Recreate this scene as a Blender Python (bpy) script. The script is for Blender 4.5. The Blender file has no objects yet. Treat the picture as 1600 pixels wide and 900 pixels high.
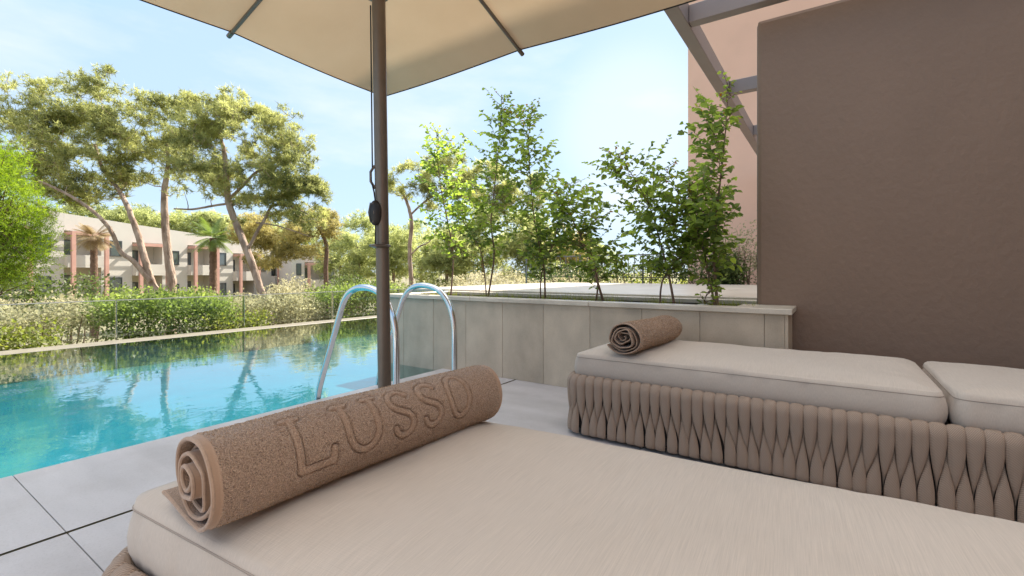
import bpy, math, random
import numpy as np
from mathutils import Vector, Matrix, noise as mnoise

R = math.radians
C = bpy.context.scene.collection
random.seed(7)
RNG = np.random.default_rng(7)

# ------------------------------------------------------------------ camera
EYE, YAW, FOC = 1.05, R(34.2), 735.0
cam_d = bpy.data.cameras.new('camera')
cam = bpy.data.objects.new('camera', cam_d)
C.objects.link(cam)
cam.location = (0, 0, EYE)
cam.rotation_euler = (R(90), 0, YAW)
cam_d.sensor_width = 36.0
cam_d.lens = FOC / 1600 * 36
cam_d.shift_y = -25 / 1600
cam_d.clip_start = 0.05
cam_d.clip_end = 4000
bpy.context.scene.camera = cam

# ------------------------------------------------------------------ sky, sun, exposure
SUN_EL, SUN_HEAD = R(46), R(4)          # elevation; heading to the right of +Y
sc = bpy.context.scene
world = bpy.data.worlds.new('World')
sc.world = world
world.use_nodes = True
wn, wl = world.node_tree.nodes, world.node_tree.links
wn.clear()
w_out = wn.new('ShaderNodeOutputWorld')
w_bg = wn.new('ShaderNodeBackground')
w_bg.inputs['Strength'].default_value = 0.12
sky = wn.new('ShaderNodeTexSky')
sky.sky_type = 'NISHITA'
sky.sun_disc = False
sky.sun_elevation = SUN_EL
sky.sun_rotation = SUN_HEAD
sky.air_density = 1.0
sky.dust_density = 0.7
sky.ozone_density = 1.2
tc = wn.new('ShaderNodeTexCoord')
mp = wn.new('ShaderNodeMapping')
mp.inputs['Scale'].default_value = (1.0, 1.0, 3.2)
mp.inputs['Location'].default_value = (0.3, 1.1, 0.2)
nz = wn.new('ShaderNodeTexNoise')
nz.inputs['Scale'].default_value = 1.9
nz.inputs['Detail'].default_value = 7
nz.inputs['Roughness'].default_value = 0.55
cr = wn.new('ShaderNodeValToRGB')
cr.color_ramp.elements[0].position = 0.51
cr.color_ramp.elements[0].color = (0, 0, 0, 1)
cr.color_ramp.elements[1].position = 0.74
cr.color_ramp.elements[1].color = (0.75, 0.75, 0.75, 1)
mixc = wn.new('ShaderNodeMixRGB')
mixc.inputs['Color2'].default_value = (2.85, 3.0, 3.1, 1)
wl.new(tc.outputs['Generated'], mp.inputs['Vector'])
wl.new(mp.outputs['Vector'], nz.inputs['Vector'])
wl.new(nz.outputs['Fac'], cr.inputs['Fac'])
wl.new(cr.outputs['Color'], mixc.inputs['Fac'])
capm = wn.new('ShaderNodeMixRGB')          # cap on the sky colour: keeps the sky round the sun from burning out
capm.blend_type = 'DARKEN'
capm.inputs['Fac'].default_value = 0.9
capm.inputs['Color2'].default_value = (1.68, 2.25, 2.95, 1)
wl.new(sky.outputs['Color'], capm.inputs['Color1'])
wl.new(capm.outputs['Color'], mixc.inputs['Color1'])
# bright overhead cloud, added out of view to lighten and warm the terrace
sepz = wn.new('ShaderNodeSeparateXYZ')
wl.new(tc.outputs['Generated'], sepz.inputs[0])
hi = wn.new('ShaderNodeMapRange')
hi.interpolation_type = 'SMOOTHSTEP'
hi.inputs['From Min'].default_value = 0.56
hi.inputs['From Max'].default_value = 0.80
wl.new(sepz.outputs['Z'], hi.inputs['Value'])
n2 = wn.new('ShaderNodeTexNoise')
n2.inputs['Scale'].default_value = 2.6
n2.inputs['Detail'].default_value = 6
wl.new(tc.outputs['Generated'], n2.inputs['Vector'])
r2 = wn.new('ShaderNodeValToRGB')
r2.color_ramp.elements[0].position = 0.34
r2.color_ramp.elements[1].position = 0.6
wl.new(n2.outputs['Fac'], r2.inputs['Fac'])
mm = wn.new('ShaderNodeMath')
mm.operation = 'MULTIPLY'
wl.new(hi.outputs[0], mm.inputs[0])
wl.new(r2.outputs['Color'], mm.inputs[1])
mix3 = wn.new('ShaderNodeMixRGB')
mix3.inputs['Color2'].default_value = (8.6, 8.2, 7.6, 1)
wl.new(mm.outputs[0], mix3.inputs['Fac'])
bd = Vector((-0.354, 0.968, 0.31)).normalized()        # soft sun glow painted into the sky colour, low over the planter
dot = wn.new('ShaderNodeVectorMath')
dot.operation = 'DOT_PRODUCT'
dot.inputs[1].default_value = bd
wl.new(tc.outputs['Generated'], dot.inputs[0])
gm = wn.new('ShaderNodeMapRange')
gm.interpolation_type = 'SMOOTHERSTEP'
gm.inputs['From Min'].default_value = math.cos(R(11))
gm.inputs['From Max'].default_value = 1.0
gm.inputs['To Max'].default_value = 0.28
wl.new(dot.outputs['Value'], gm.inputs['Value'])
mixg = wn.new('ShaderNodeMixRGB')
mixg.inputs['Color2'].default_value = (3.6, 3.55, 3.4, 1)
wl.new(gm.outputs[0], mixg.inputs['Fac'])
wl.new(mixc.outputs['Color'], mixg.inputs['Color1'])
wl.new(mixg.outputs['Color'], mix3.inputs['Color1'])
wl.new(mix3.outputs['Color'], w_bg.inputs['Color'])
wl.new(w_bg.outputs['Background'], w_out.inputs['Surface'])

sun_d = bpy.data.lights.new('sun', 'SUN')
sun_d.energy = 4.2
sun_d.angle = R(0.55)
sun_d.color = (1.0, 0.93, 0.82)
sun = bpy.data.objects.new('sun', sun_d)
C.objects.link(sun)
sdir = Vector((math.sin(SUN_HEAD) * math.cos(SUN_EL), math.cos(SUN_HEAD) * math.cos(SUN_EL), math.sin(SUN_EL)))
sun.rotation_euler = sdir.to_track_quat('Z', 'Y').to_euler()

sc.view_settings.view_transform = 'Standard'
sc.view_settings.look = 'None'
sc.view_settings.gamma = 1
sc.view_settings.exposure = 1.62
sc.cycles.use_denoising = True
sc.cycles.max_bounces = 10
sc.cycles.transparent_max_bounces = 16
sc.cycles.caustics_reflective = False
sc.cycles.caustics_refractive = False
sc.cycles.sample_clamp_indirect = 6

# ------------------------------------------------------------------ placing helpers
FX, FY = -math.sin(YAW), math.cos(YAW)
RX, RY = math.cos(YAW), math.sin(YAW)


def pt(px, py, d):
    """world point that lies d metres deep along the view, from a sight line of the survey"""
    l = (px - 800) / FOC * d
    return Vector((FX * d + RX * l, FY * d + RY * l, EYE - (py - 425) / FOC * d))


def pt_y(px, py, Y):
    r = (px - 800) / FOC
    return pt(px, py, Y / (FY + RY * r))


# ------------------------------------------------------------------ materials
def nodes_of(name):
    m = bpy.data.materials.new(name)
    m.use_nodes = True
    nt = m.node_tree
    return m, nt.nodes, nt.links, nt.nodes['Principled BSDF']


def mat(name, col, rough=0.6, metal=0.0, spec=0.5, var=0.0, vscale=4.0, bump=0.0, bscale=60.0, stretch=(1, 1, 1),
        bdist=0.004, col2=None, sheen=0.0, detail=6):
    """principled surface with noise in its colour and a noise bump"""
    m, n, l, p = nodes_of(name)
    p.inputs['Roughness'].default_value = rough
    p.inputs['Metallic'].default_value = metal
    p.inputs['Specular IOR Level'].default_value = spec
    if sheen:
        p.inputs['Sheen Weight'].default_value = sheen
    p.inputs['Base Color'].default_value = (*col, 1)
    t = n.new('ShaderNodeTexCoord')
    mpn = n.new('ShaderNodeMapping')
    mpn.inputs['Scale'].default_value = stretch
    l.new(t.outputs['Object'], mpn.inputs['Vector'])
    if var > 0 or col2:
        a = n.new('ShaderNodeTexNoise')
        a.inputs['Scale'].default_value = vscale
        a.inputs['Detail'].default_value = detail
        l.new(mpn.outputs['Vector'], a.inputs['Vector'])
        ra = n.new('ShaderNodeValToRGB')
        ra.color_ramp.elements[0].position = 0.3
        ra.color_ramp.elements[1].position = 0.7
        c1 = tuple(c * (1 - var) for c in col) if not col2 else col
        c2 = tuple(min(1, c * (1 + var)) for c in col) if not col2 else col2
        ra.color_ramp.elements[0].color = (*c1, 1)
        ra.color_ramp.elements[1].color = (*c2, 1)
        l.new(a.outputs['Fac'], ra.inputs['Fac'])
        l.new(ra.outputs['Color'], p.inputs['Base Color'])
    if bump > 0:
        b = n.new('ShaderNodeTexNoise')
        b.inputs['Scale'].default_value = bscale
        b.inputs['Detail'].default_value = 4
        l.new(mpn.outputs['Vector'], b.inputs['Vector'])
        bn = n.new('ShaderNodeBump')
        bn.inputs['Strength'].default_value = bump
        bn.inputs['Distance'].default_value = bdist
        l.new(b.outputs['Fac'], bn.inputs['Height'])
        l.new(bn.outputs['Normal'], p.inputs['Normal'])
    return m


def slab_variation(m, amount):
    """each slab of the mesh gets its own slightly different tone"""
    n, l = m.node_tree.nodes, m.node_tree.links
    p = n['Principled BSDF']
    src = p.inputs['Base Color'].links[0].from_socket
    g_ = n.new('ShaderNodeNewGeometry')
    hs = n.new('ShaderNodeHueSaturation')
    mr = n.new('ShaderNodeMapRange')
    mr.inputs['To Min'].default_value = 1 - amount
    mr.inputs['To Max'].default_value = 1 + amount
    l.new(g_.outputs['Random Per Island'], mr.inputs['Value'])
    l.new(mr.outputs[0], hs.inputs['Value'])
    l.new(src, hs.inputs['Color'])
    # fine speckle and a few stains
    t = n.new('ShaderNodeTexCoord')
    no = n.new('ShaderNodeTexNoise')
    no.inputs['Scale'].default_value = 90
    no.inputs['Detail'].default_value = 6
    no.inputs['Roughness'].default_value = 0.8
    l.new(t.outputs['Object'], no.inputs['Vector'])
    r1 = n.new('ShaderNodeValToRGB')
    r1.color_ramp.elements[0].position = 0.28
    r1.color_ramp.elements[0].color = (0.72, 0.71, 0.68, 1)
    r1.color_ramp.elements[1].position = 0.5
    l.new(no.outputs['Fac'], r1.inputs['Fac'])
    st = n.new('ShaderNodeTexNoise')
    st.inputs['Scale'].default_value = 1.3
    st.inputs['Detail'].default_value = 9
    st.inputs['Roughness'].default_value = 0.65
    l.new(t.outputs['Object'], st.inputs['Vector'])
    r2_ = n.new('ShaderNodeValToRGB')
    r2_.color_ramp.elements[0].position = 0.36
    r2_.color_ramp.elements[0].color = (0.84, 0.82, 0.80, 1)
    r2_.color_ramp.elements[1].position = 0.54
    l.new(st.outputs['Fac'], r2_.inputs['Fac'])
    a = n.new('ShaderNodeMixRGB')
    a.blend_type = 'MULTIPLY'
    a.inputs['Fac'].default_value = 0.7
    b = n.new('ShaderNodeMixRGB')
    b.blend_type = 'MULTIPLY'
    b.inputs['Fac'].default_value = 0.9
    l.new(hs.outputs['Color'], a.inputs['Color1'])
    l.new(r1.outputs['Color'], a.inputs['Color2'])
    l.new(a.outputs['Color'], b.inputs['Color1'])
    l.new(r2_.outputs['Color'], b.inputs['Color2'])
    l.new(b.outputs['Color'], p.inputs['Base Color'])


def leaf_mat(name, dark, light, trans=0.45, rough=0.45, tip=None, spec=0.4, seed_scale=1.5):
    """leaves: diffuse and translucent, tinted per leaf and per clump"""
    m, n, l, p = nodes_of(name)
    at = n.new('ShaderNodeAttribute')
    at.attribute_name = 'tint'
    t = n.new('ShaderNodeTexCoord')
    no = n.new('ShaderNodeTexNoise')
    no.inputs['Scale'].default_value = seed_scale
    no.inputs['Detail'].default_value = 3
    l.new(t.outputs['Object'], no.inputs['Vector'])
    ma = n.new('ShaderNodeMath')
    ma.operation = 'MULTIPLY_ADD'
    ma.inputs[1].default_value = 0.55
    l.new(at.outputs['Fac'], ma.inputs[0])
    m2 = n.new('ShaderNodeMath')
    m2.operation = 'MULTIPLY'
    m2.inputs[1].default_value = 0.6
    l.new(no.outputs['Fac'], m2.inputs[0])
    l.new(m2.outputs[0], ma.inputs[2])
    ra = n.new('ShaderNodeValToRGB')
    ra.color_ramp.elements[0].position = 0.25
    ra.color_ramp.elements[0].color = (*dark, 1)
    ra.color_ramp.elements[1].position = 0.75
    ra.color_ramp.elements[1].color = (*light, 1)
    if tip:
        e = ra.color_ramp.elements.new(0.93)
        e.color = (*tip, 1)
    l.new(ma.outputs[0], ra.inputs['Fac'])
    l.new(ra.outputs['Color'], p.inputs['Base Color'])
    p.inputs['Roughness'].default_value = rough
    p.inputs['Specular IOR Level'].default_value = spec
    tr = n.new('ShaderNodeBsdfTranslucent')
    hs = n.new('ShaderNodeHueSaturation')
    hs.inputs['Value'].default_value = 1.5
    hs.inputs['Saturation'].default_value = 1.1
    l.new(ra.outputs['Color'], hs.inputs['Color'])
    l.new(hs.outputs['Color'], tr.inputs['Color'])
    mx = n.new('ShaderNodeMixShader')
    mx.inputs['Fac'].default_value = trans
    l.new(p.outputs['BSDF'], mx.inputs[1])
    l.new(tr.outputs['BSDF'], mx.inputs[2])
    l.new(mx.outputs['Shader'], n['Material Output'].inputs['Surface'])
    return m


def stripe_fabric(name, col, axis_scale, strength=0.35, rough=0.8, var=0.06):
    """woven outdoor cloth: fine uneven threads"""
    m, n, l, p = nodes_of(name)
    t = n.new('ShaderNodeTexCoord')
    mp1 = n.new('ShaderNodeMapping')
    mp1.inputs['Scale'].default_value = axis_scale
    l.new(t.outputs['Object'], mp1.inputs['Vector'])
    a = n.new('ShaderNodeTexNoise')
    a.inputs['Scale'].default_value = 1.0
    a.inputs['Detail'].default_value = 3
    a.inputs['Roughness'].default_value = 0.7
    l.new(mp1.outputs['Vector'], a.inputs['Vector'])
    mp2 = n.new('ShaderNodeMapping')
    mp2.inputs['Scale'].default_value = (axis_scale[1], axis_scale[0], axis_scale[2])
    l.new(t.outputs['Object'], mp2.inputs['Vector'])
    b = n.new('ShaderNodeTexNoise')
    b.inputs['Scale'].default_value = 1.0
    b.inputs['Detail'].default_value = 2
    l.new(mp2.outputs['Vector'], b.inputs['Vector'])
    ra = n.new('ShaderNodeValToRGB')
    ra.color_ramp.elements[0].position = 0.3
    ra.color_ramp.elements[1].position = 0.7
    ra.color_ramp.elements[0].color = (*[c * (1 - 1.9 * var) for c in col], 1)
    ra.color_ramp.elements[1].color = (*[min(1, c * (1 + 1.3 * var)) for c in col], 1)
    l.new(a.outputs['Fac'], ra.inputs['Fac'])
    big = n.new('ShaderNodeTexNoise')
    big.inputs['Scale'].default_value = 3.5
    big.inputs['Detail'].default_value = 4
    l.new(t.outputs['Object'], big.inputs['Vector'])
    rb = n.new('ShaderNodeValToRGB')
    rb.color_ramp.elements[0].color = (0.88, 0.87, 0.85, 1)
    rb.color_ramp.elements[1].color = (1, 1, 1, 1)
    l.new(big.outputs['Fac'], rb.inputs['Fac'])
    mul = n.new('ShaderNodeMixRGB')
    mul.blend_type = 'MULTIPLY'
    mul.inputs['Fac'].default_value = 0.8
    l.new(ra.outputs['Color'], mul.inputs['Color1'])
    l.new(rb.outputs['Color'], mul.inputs['Color2'])
    l.new(mul.outputs['Color'], p.inputs['Base Color'])
    add = n.new('ShaderNodeMath')
    add.operation = 'ADD'
    l.new(a.outputs['Fac'], add.inputs[0])
    l.new(b.outputs['Fac'], add.inputs[1])
    bn = n.new('ShaderNodeBump')
    bn.inputs['Strength'].default_value = strength
    bn.inputs['Distance'].default_value = 0.0012
    l.new(add.outputs[0], bn.inputs['Height'])
    l.new(bn.outputs['Normal'], p.inputs['Normal'])
    p.inputs['Roughness'].default_value = rough
    p.inputs['Specular IOR Level'].default_value = 0.35
    p.inputs['Sheen Weight'].default_value = 0.15
    return m


M = {}
M['deck'] = mat('deck_stone', (0.51, 0.48, 0.475), 0.42, var=0.10, vscale=2.3, bump=0.25, bscale=45, bdist=0.0015, stretch=(0.5, 2.2, 1), detail=9)
M['joint'] = mat('joint_grout', (0.20, 0.18, 0.15), 0.9)
M['brass'] = mat('aged_brass', (0.23, 0.19, 0.12), 0.4, metal=0.8)
slab_variation(M['deck'], 0.05)
M['black'] = mat('black_gap', (0.008, 0.008, 0.007), 0.9)
M['cladding'] = mat('planter_cladding', (0.52, 0.43, 0.325), 0.6, var=0.14, vscale=5, bump=0.3, bscale=70, bdist=0.0015, stretch=(1, 1, 0.6), detail=10)
M['cap'] = mat('pale_travertine', (0.60, 0.53, 0.435), 0.38, var=0.13, vscale=6, bump=0.2, bscale=80, bdist=0.001, stretch=(0.6, 2.4, 1), detail=9)
M['edge'] = mat('edge_stone', (0.20, 0.18, 0.145), 0.5, var=0.12, vscale=5)
slab_variation(M['cladding'], 0.05)
slab_variation(M['cap'], 0.03)
M['core'] = mat('cladding_grout', (0.33, 0.28, 0.22), 0.9)
M['soil'] = mat('soil', (0.07, 0.045, 0.028), 0.95, var=0.4, vscale=30, bump=0.8, bscale=50, bdist=0.02)
M['brown'] = mat('brown_stucco', (0.222, 0.146, 0.103), 0.66, var=0.04, vscale=2.6, bump=0.7, bscale=26, bdist=0.008, stretch=(1, 1, 0.7), spec=0.4, detail=10)
M['pink'] = mat('salmon_stucco', (0.72, 0.45, 0.33), 0.85, var=0.04, vscale=1.5, bump=0.3, bscale=40, bdist=0.005)
M['beam'] = mat('taupe_metal', (0.25, 0.20, 0.18), 0.45, var=0.05, vscale=5, spec=0.5)
M['pole'] = mat('bronze_powder_coat', (0.175, 0.142, 0.112), 0.38, metal=0.55, var=0.06, vscale=20, bump=0.1, bscale=300, bdist=0.0004)
M['steel'] = mat('polished_steel', (0.70, 0.72, 0.73), 0.15, metal=1.0, var=0.04, vscale=20, bump=0.03, bscale=90, bdist=0.0006)
M['plastic'] = mat('black_plastic', (0.02, 0.019, 0.018), 0.45)
M['cord'] = mat('dark_cord', (0.02, 0.02, 0.02), 0.8)
M['pool'] = mat('pool_lining', (0.045, 0.26, 0.33), 0.5, var=0.10, vscale=1.6, detail=8)
M['ground'] = mat('dry_ground', (0.13, 0.13, 0.06), 0.95, col2=(0.24, 0.20, 0.13), vscale=0.25, bump=0.6, bscale=3, bdist=0.1)
M['podium'] = mat('podium_render', (0.45, 0.42, 0.37), 0.8, var=0.06, vscale=2)
M['bark'] = mat('pine_bark', (0.20, 0.13, 0.09), 0.95, col2=(0.50, 0.38, 0.30), vscale=7, bump=1.0, bscale=14, bdist=0.05, stretch=(1, 1, 0.35))
M['bark_dark'] = mat('dark_bark', (0.10, 0.06, 0.04), 0.95, col2=(0.22, 0.13, 0.085), vscale=9, bump=0.9, bscale=16, bdist=0.04)
M['twig'] = mat('shrub_bark', (0.115, 0.062, 0.04), 0.8, col2=(0.22, 0.14, 0.095), vscale=30, bump=0.5, bscale=120, bdist=0.002)
M['needle'] = leaf_mat('pine_needles', (0.10, 0.12, 0.045), (0.46, 0.465, 0.19), 0.55, 0.6, seed_scale=0.7)
M['needle_gold'] = leaf_mat('golden_pine_needles', (0.14, 0.125, 0.04), (0.48, 0.42, 0.18), 0.5, 0.6, seed_scale=0.9)
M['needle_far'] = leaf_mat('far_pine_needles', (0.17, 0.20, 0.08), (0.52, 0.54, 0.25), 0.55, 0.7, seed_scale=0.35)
M['feather'] = leaf_mat('feathery_leaves', (0.09, 0.17, 0.02), (0.34, 0.44, 0.05), 0.5, 0.6, seed_scale=1.2)
M['shrub_leaf'] = leaf_mat('glossy_leaves', (0.06, 0.10, 0.024), (0.36, 0.46, 0.09), 0.62, 0.32, tip=(0.32, 0.14, 0.035), spec=0.6, seed_scale=2)
M['ivy'] = leaf_mat('ivy_leaves', (0.06, 0.10, 0.025), (0.28, 0.34, 0.09), 0.5, 0.5, seed_scale=1.5)
M['straw'] = leaf_mat('dry_shrub_leaves', (0.20, 0.185, 0.10), (0.47, 0.435, 0.28), 0.45, 0.7, seed_scale=1.0)
M['lime'] = leaf_mat('lime_leaves', (0.10, 0.14, 0.02), (0.34, 0.36, 0.08), 0.45, 0.6, seed_scale=1.3)
M['dusky'] = leaf_mat('dark_shrub_leaves', (0.035, 0.055, 0.018), (0.14, 0.18, 0.05), 0.4, 0.5, seed_scale=1.5)
M['palm'] = leaf_mat('palm_fronds', (0.05, 0.09, 0.02), (0.20, 0.26, 0.06), 0.4, 0.45)
M['palm_dry'] = leaf_mat('dry_palm_fronds', (0.16, 0.11, 0.06), (0.36, 0.28, 0.16), 0.4, 0.7)
M['grass'] = leaf_mat('grass_blades', (0.10, 0.13, 0.02), (0.34, 0.36, 0.06), 0.45, 0.6)
M['house'] = mat('cream_render', (0.56, 0.53, 0.47), 0.85, var=0.04, vscale=0.8)
M['portal'] = mat('terracotta_steel', (0.52, 0.29, 0.23), 0.6, var=0.08, vscale=2)
M['frame_dark'] = mat('dark_window_frame', (0.06, 0.065, 0.07), 0.5)
M['pane'] = mat('window_pane', (0.10, 0.125, 0.13), 0.06, spec=1.0)
M['curtain'] = mat('shaded_wall', (0.42, 0.42, 0.38), 0.8)
M['rail'] = mat('iron_railing', (0.17, 0.165, 0.16), 0.5)
M['pebble'] = mat('white_pebble', (0.62, 0.60, 0.55), 0.6, var=0.15, vscale=20)
M['cushion'] = stripe_fabric('cushion_cloth', (0.575, 0.49, 0.41), (560, 9, 60))
M['cushion_side'] = M['cushion']
M['piping'] = mat('cushion_piping', (0.34, 0.28, 0.23), 0.8)
M['inner'] = mat('frame_core', (0.075, 0.06, 0.05), 0.8)
M['lamp_shell'] = mat('pale_pot', (0.5, 0.45, 0.4), 0.7)


def rope_mat():
    m, n, l, p = nodes_of('woven_strap')
    t = n.new('ShaderNodeTexCoord')
    at = n.new('ShaderNodeUVMap')
    at.uv_map = 'weave'
    mpn = n.new('ShaderNodeMapping')
    mpn.inputs['Scale'].default_value = (1, 1, 1)
    l.new(at.outputs['UV'], mpn.inputs['Vector'])
    wv = n.new('ShaderNodeTexWave')
    wv.wave_type = 'BANDS'
    wv.bands_direction = 'DIAGONAL'
    wv.inputs['Scale'].default_value = 90
    wv.inputs['Distortion'].default_value = 0.6
    l.new(mpn.outputs['Vector'], wv.inputs['Vector'])
    w2 = n.new('ShaderNodeTexWave')
    w2.wave_type = 'BANDS'
    w2.bands_direction = 'X'
    w2.inputs['Scale'].default_value = 110
    w2.inputs['Distortion'].default_value = 0.5
    l.new(mpn.outputs['Vector'], w2.inputs['Vector'])
    ad = n.new('ShaderNodeMath')
    ad.operation = 'ADD'
    l.new(wv.outputs['Fac'], ad.inputs[0])
    l.new(w2.outputs['Fac'], ad.inputs[1])
    ra = n.new('ShaderNodeValToRGB')
    ra.color_ramp.elements[0].color = (0.29, 0.21, 0.155, 1)
    ra.color_ramp.elements[1].color = (0.60, 0.445, 0.335, 1)
    md = n.new('ShaderNodeMath')
    md.operation = 'MULTIPLY'
    md.inputs[1].default_value = 0.5
    l.new(ad.outputs[0], md.inputs[0])
    l.new(md.outputs[0], ra.inputs['Fac'])
    l.new(ra.outputs['Color'], p.inputs['Base Color'])
    bn = n.new('ShaderNodeBump')
    bn.inputs['Strength'].default_value = 0.8
    bn.inputs['Distance'].default_value = 0.002
    l.new(ad.outputs[0], bn.inputs['Height'])
    l.new(bn.outputs['Normal'], p.inputs['Normal'])
    p.inputs['Roughness'].default_value = 0.8
    return m


M['rope'] = rope_mat()


def towel_mat():
    m, n, l, p = nodes_of('terry_cloth')
    t = n.new('ShaderNodeTexCoord')
    at = n.new('ShaderNodeAttribute')
    at.attribute_name = 'pile'
    v = n.new('ShaderNodeTexVoronoi')
    v.inputs['Scale'].default_value = 420
    v.inputs['Randomness'].default_value = 1
    l.new(t.outputs['Object'], v.inputs['Vector'])
    f = n.new('ShaderNodeTexNoise')
    f.inputs['Scale'].default_value = 260
    f.inputs['Detail'].default_value = 5
    f.inputs['Roughness'].default_value = 0.7
    l.new(t.outputs['Object'], f.inputs['Vector'])
    s = n.new('ShaderNodeMath')
    s.operation = 'SUBTRACT'
    l.new(f.outputs['Fac'], s.inputs[0])
    vm = n.new('ShaderNodeMath')
    vm.operation = 'MULTIPLY'
    vm.inputs[1].default_value = 0.55
    l.new(v.outputs['Distance'], vm.inputs[0])
    l.new(vm.outputs[0], s.inputs[1])
    k = n.new('ShaderNodeMath')
    k.operation = 'MULTIPLY'
    l.new(s.outputs[0], k.inputs[0])
    l.new(at.outputs['Fac'], k.inputs[1])
    ra = n.new('ShaderNodeValToRGB')
    ra.color_ramp.elements[0].position = -0.0
    ra.color_ramp.elements[0].color = (0.21, 0.13, 0.083, 1)
    ra.color_ramp.elements[1].position = 0.42
    ra.color_ramp.elements[1].color = (0.58, 0.40, 0.275, 1)
    mixp = n.new('ShaderNodeMixRGB')
    mixp.inputs['Color1'].default_value = (0.37, 0.24, 0.158, 1)
    l.new(s.outputs[0], ra.inputs['Fac'])
    l.new(at.outputs['Fac'], mixp.inputs['Fac'])
    l.new(ra.outputs['Color'], mixp.inputs['Color2'])
    l.new(mixp.outputs['Color'], p.inputs['Base Color'])
    bn = n.new('ShaderNodeBump')
    bn.inputs['Strength'].default_value = 0.9
    bn.inputs['Distance'].default_value = 0.006
    l.new(k.outputs[0], bn.inputs['Height'])
    l.new(bn.outputs['Normal'], p.inputs['Normal'])
    p.inputs['Roughness'].default_value = 0.95
    p.inputs['Specular IOR Level'].default_value = 0.1
    p.inputs['Sheen Weight'].default_value = 0.35
    return m


M['towel'] = towel_mat()


def canopy_mat():
    m, n, l, p = nodes_of('canopy_cloth')
    t = n.new('ShaderNodeTexCoord')
    a = n.new('ShaderNodeTexNoise')
    a.inputs['Scale'].default_value = 2.2
    a.inputs['Detail'].default_value = 7
    l.new(t.outputs['Object'], a.inputs['Vector'])
    ra = n.new('ShaderNodeValToRGB')
    ra.color_ramp.elements[0].position = 0.3
    ra.color_ramp.elements[0].color = (0.58, 0.42, 0.265, 1)
    ra.color_ramp.elements[1].position = 0.7
    ra.color_ramp.elements[1].color = (0.64, 0.475, 0.31, 1)
    l.new(a.outputs['Fac'], ra.inputs['Fac'])
    l.new(ra.outputs['Color'], p.inputs['Base Color'])
    f = n.new('ShaderNodeTexNoise')
    f.inputs['Scale'].default_value = 12
    f.inputs['Detail'].default_value = 5
    l.new(t.outputs['Object'], f.inputs['Vector'])
    bn = n.new('ShaderNodeBump')
    bn.inputs['Strength'].default_value = 0.25
    bn.inputs['Distance'].default_value = 0.01
    l.new(f.outputs['Fac'], bn.inputs['Height'])
    l.new(bn.outputs['Normal'], p.inputs['Normal'])
    p.inputs['Roughness'].default_value = 0.9
    tr = n.new('ShaderNodeBsdfTranslucent')
    l.new(ra.outputs['Color'], tr.inputs['Color'])
    mx = n.new('ShaderNodeMixShader')
    mx.inputs['Fac'].default_value = 0.11
    l.new(p.outputs['BSDF'], mx.inputs[1])
    l.new(tr.outputs['BSDF'], mx.inputs[2])
    l.new(mx.outputs['Shader'], n['Material Output'].inputs['Surface'])
    return m


M['canopy'] = canopy_mat()


def glass_mat(name, tint, refl=1.0):
    m, n, l, p = nodes_of(name)
    n.remove(p)
    tr = n.new('ShaderNodeBsdfTransparent')
    tr.inputs['Color'].default_value = (*tint, 1)
    gl = n.new('ShaderNodeBsdfGlossy')
    gl.inputs['Roughness'].default_value = 0.02
    fr = n.new('ShaderNodeFresnel')
    fr.inputs['IOR'].default_value = 1.45
    mul = n.new('ShaderNodeMath')
    mul.operation = 'MULTIPLY'
    mul.inputs[1].default_value = refl
    l.new(fr.outputs[0], mul.inputs[0])
    mx = n.new('ShaderNodeMixShader')
    l.new(mul.outputs[0], mx.inputs['Fac'])
    l.new(tr.outputs[0], mx.inputs[1])
    l.new(gl.outputs[0], mx.inputs[2])
    l.new(mx.outputs[0], n['Material Output'].inputs['Surface'])
    return m


M['glass'] = glass_mat('clear_glass', (0.93, 0.96, 0.94), 0.9)


def water_mat():
    m, n, l, p = nodes_of('pool_water')
    n.remove(p)
    t = n.new('ShaderNodeTexCoord')
    mpn = n.new('ShaderNodeMapping')
    mpn.inputs['Scale'].default_value = (1.0, 0.8, 1)
    l.new(t.outputs['Object'], mpn.inputs['Vector'])
    a = n.new('ShaderNodeTexNoise')
    a.inputs['Scale'].default_value = 2.6
    a.inputs['Detail'].default_value = 4
    a.inputs['Roughness'].default_value = 0.55
    a.inputs['Distortion'].default_value = 0.6
    l.new(mpn.outputs['Vector'], a.inputs['Vector'])
    bn = n.new('ShaderNodeBump')
    bn.inputs['Strength'].default_value = 0.2
    bn.inputs['Distance'].default_value = 0.015
    l.new(a.outputs['Fac'], bn.inputs['Height'])
    tr = n.new('ShaderNodeBsdfTransparent')
    tr.inputs['Color'].default_value = (0.50, 0.88, 0.92, 1)
    gl = n.new('ShaderNodeBsdfGlossy')
    gl.inputs['Roughness'].default_value = 0.015
    l.new(bn.outputs['Normal'], gl.inputs['Normal'])
    fr = n.new('ShaderNodeFresnel')
    fr.inputs['IOR'].default_value = 1.34
    l.new(bn.outputs['Normal'], fr.inputs['Normal'])
    mul = n.new('ShaderNodeMath')
    mul.operation = 'MULTIPLY'
    mul.inputs[1].default_value = 1.9
    mul.use_clamp = True
    l.new(fr.outputs[0], mul.inputs[0])
    mx = n.new('ShaderNodeMixShader')
    l.new(mul.outputs[0], mx.inputs['Fac'])
    l.new(tr.outputs[0], mx.inputs[1])
    l.new(gl.outputs[0], mx.inputs[2])
    l.new(mx.outputs[0], n['Material Output'].inputs['Surface'])
    return m


M['water'] = water_mat()


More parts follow.
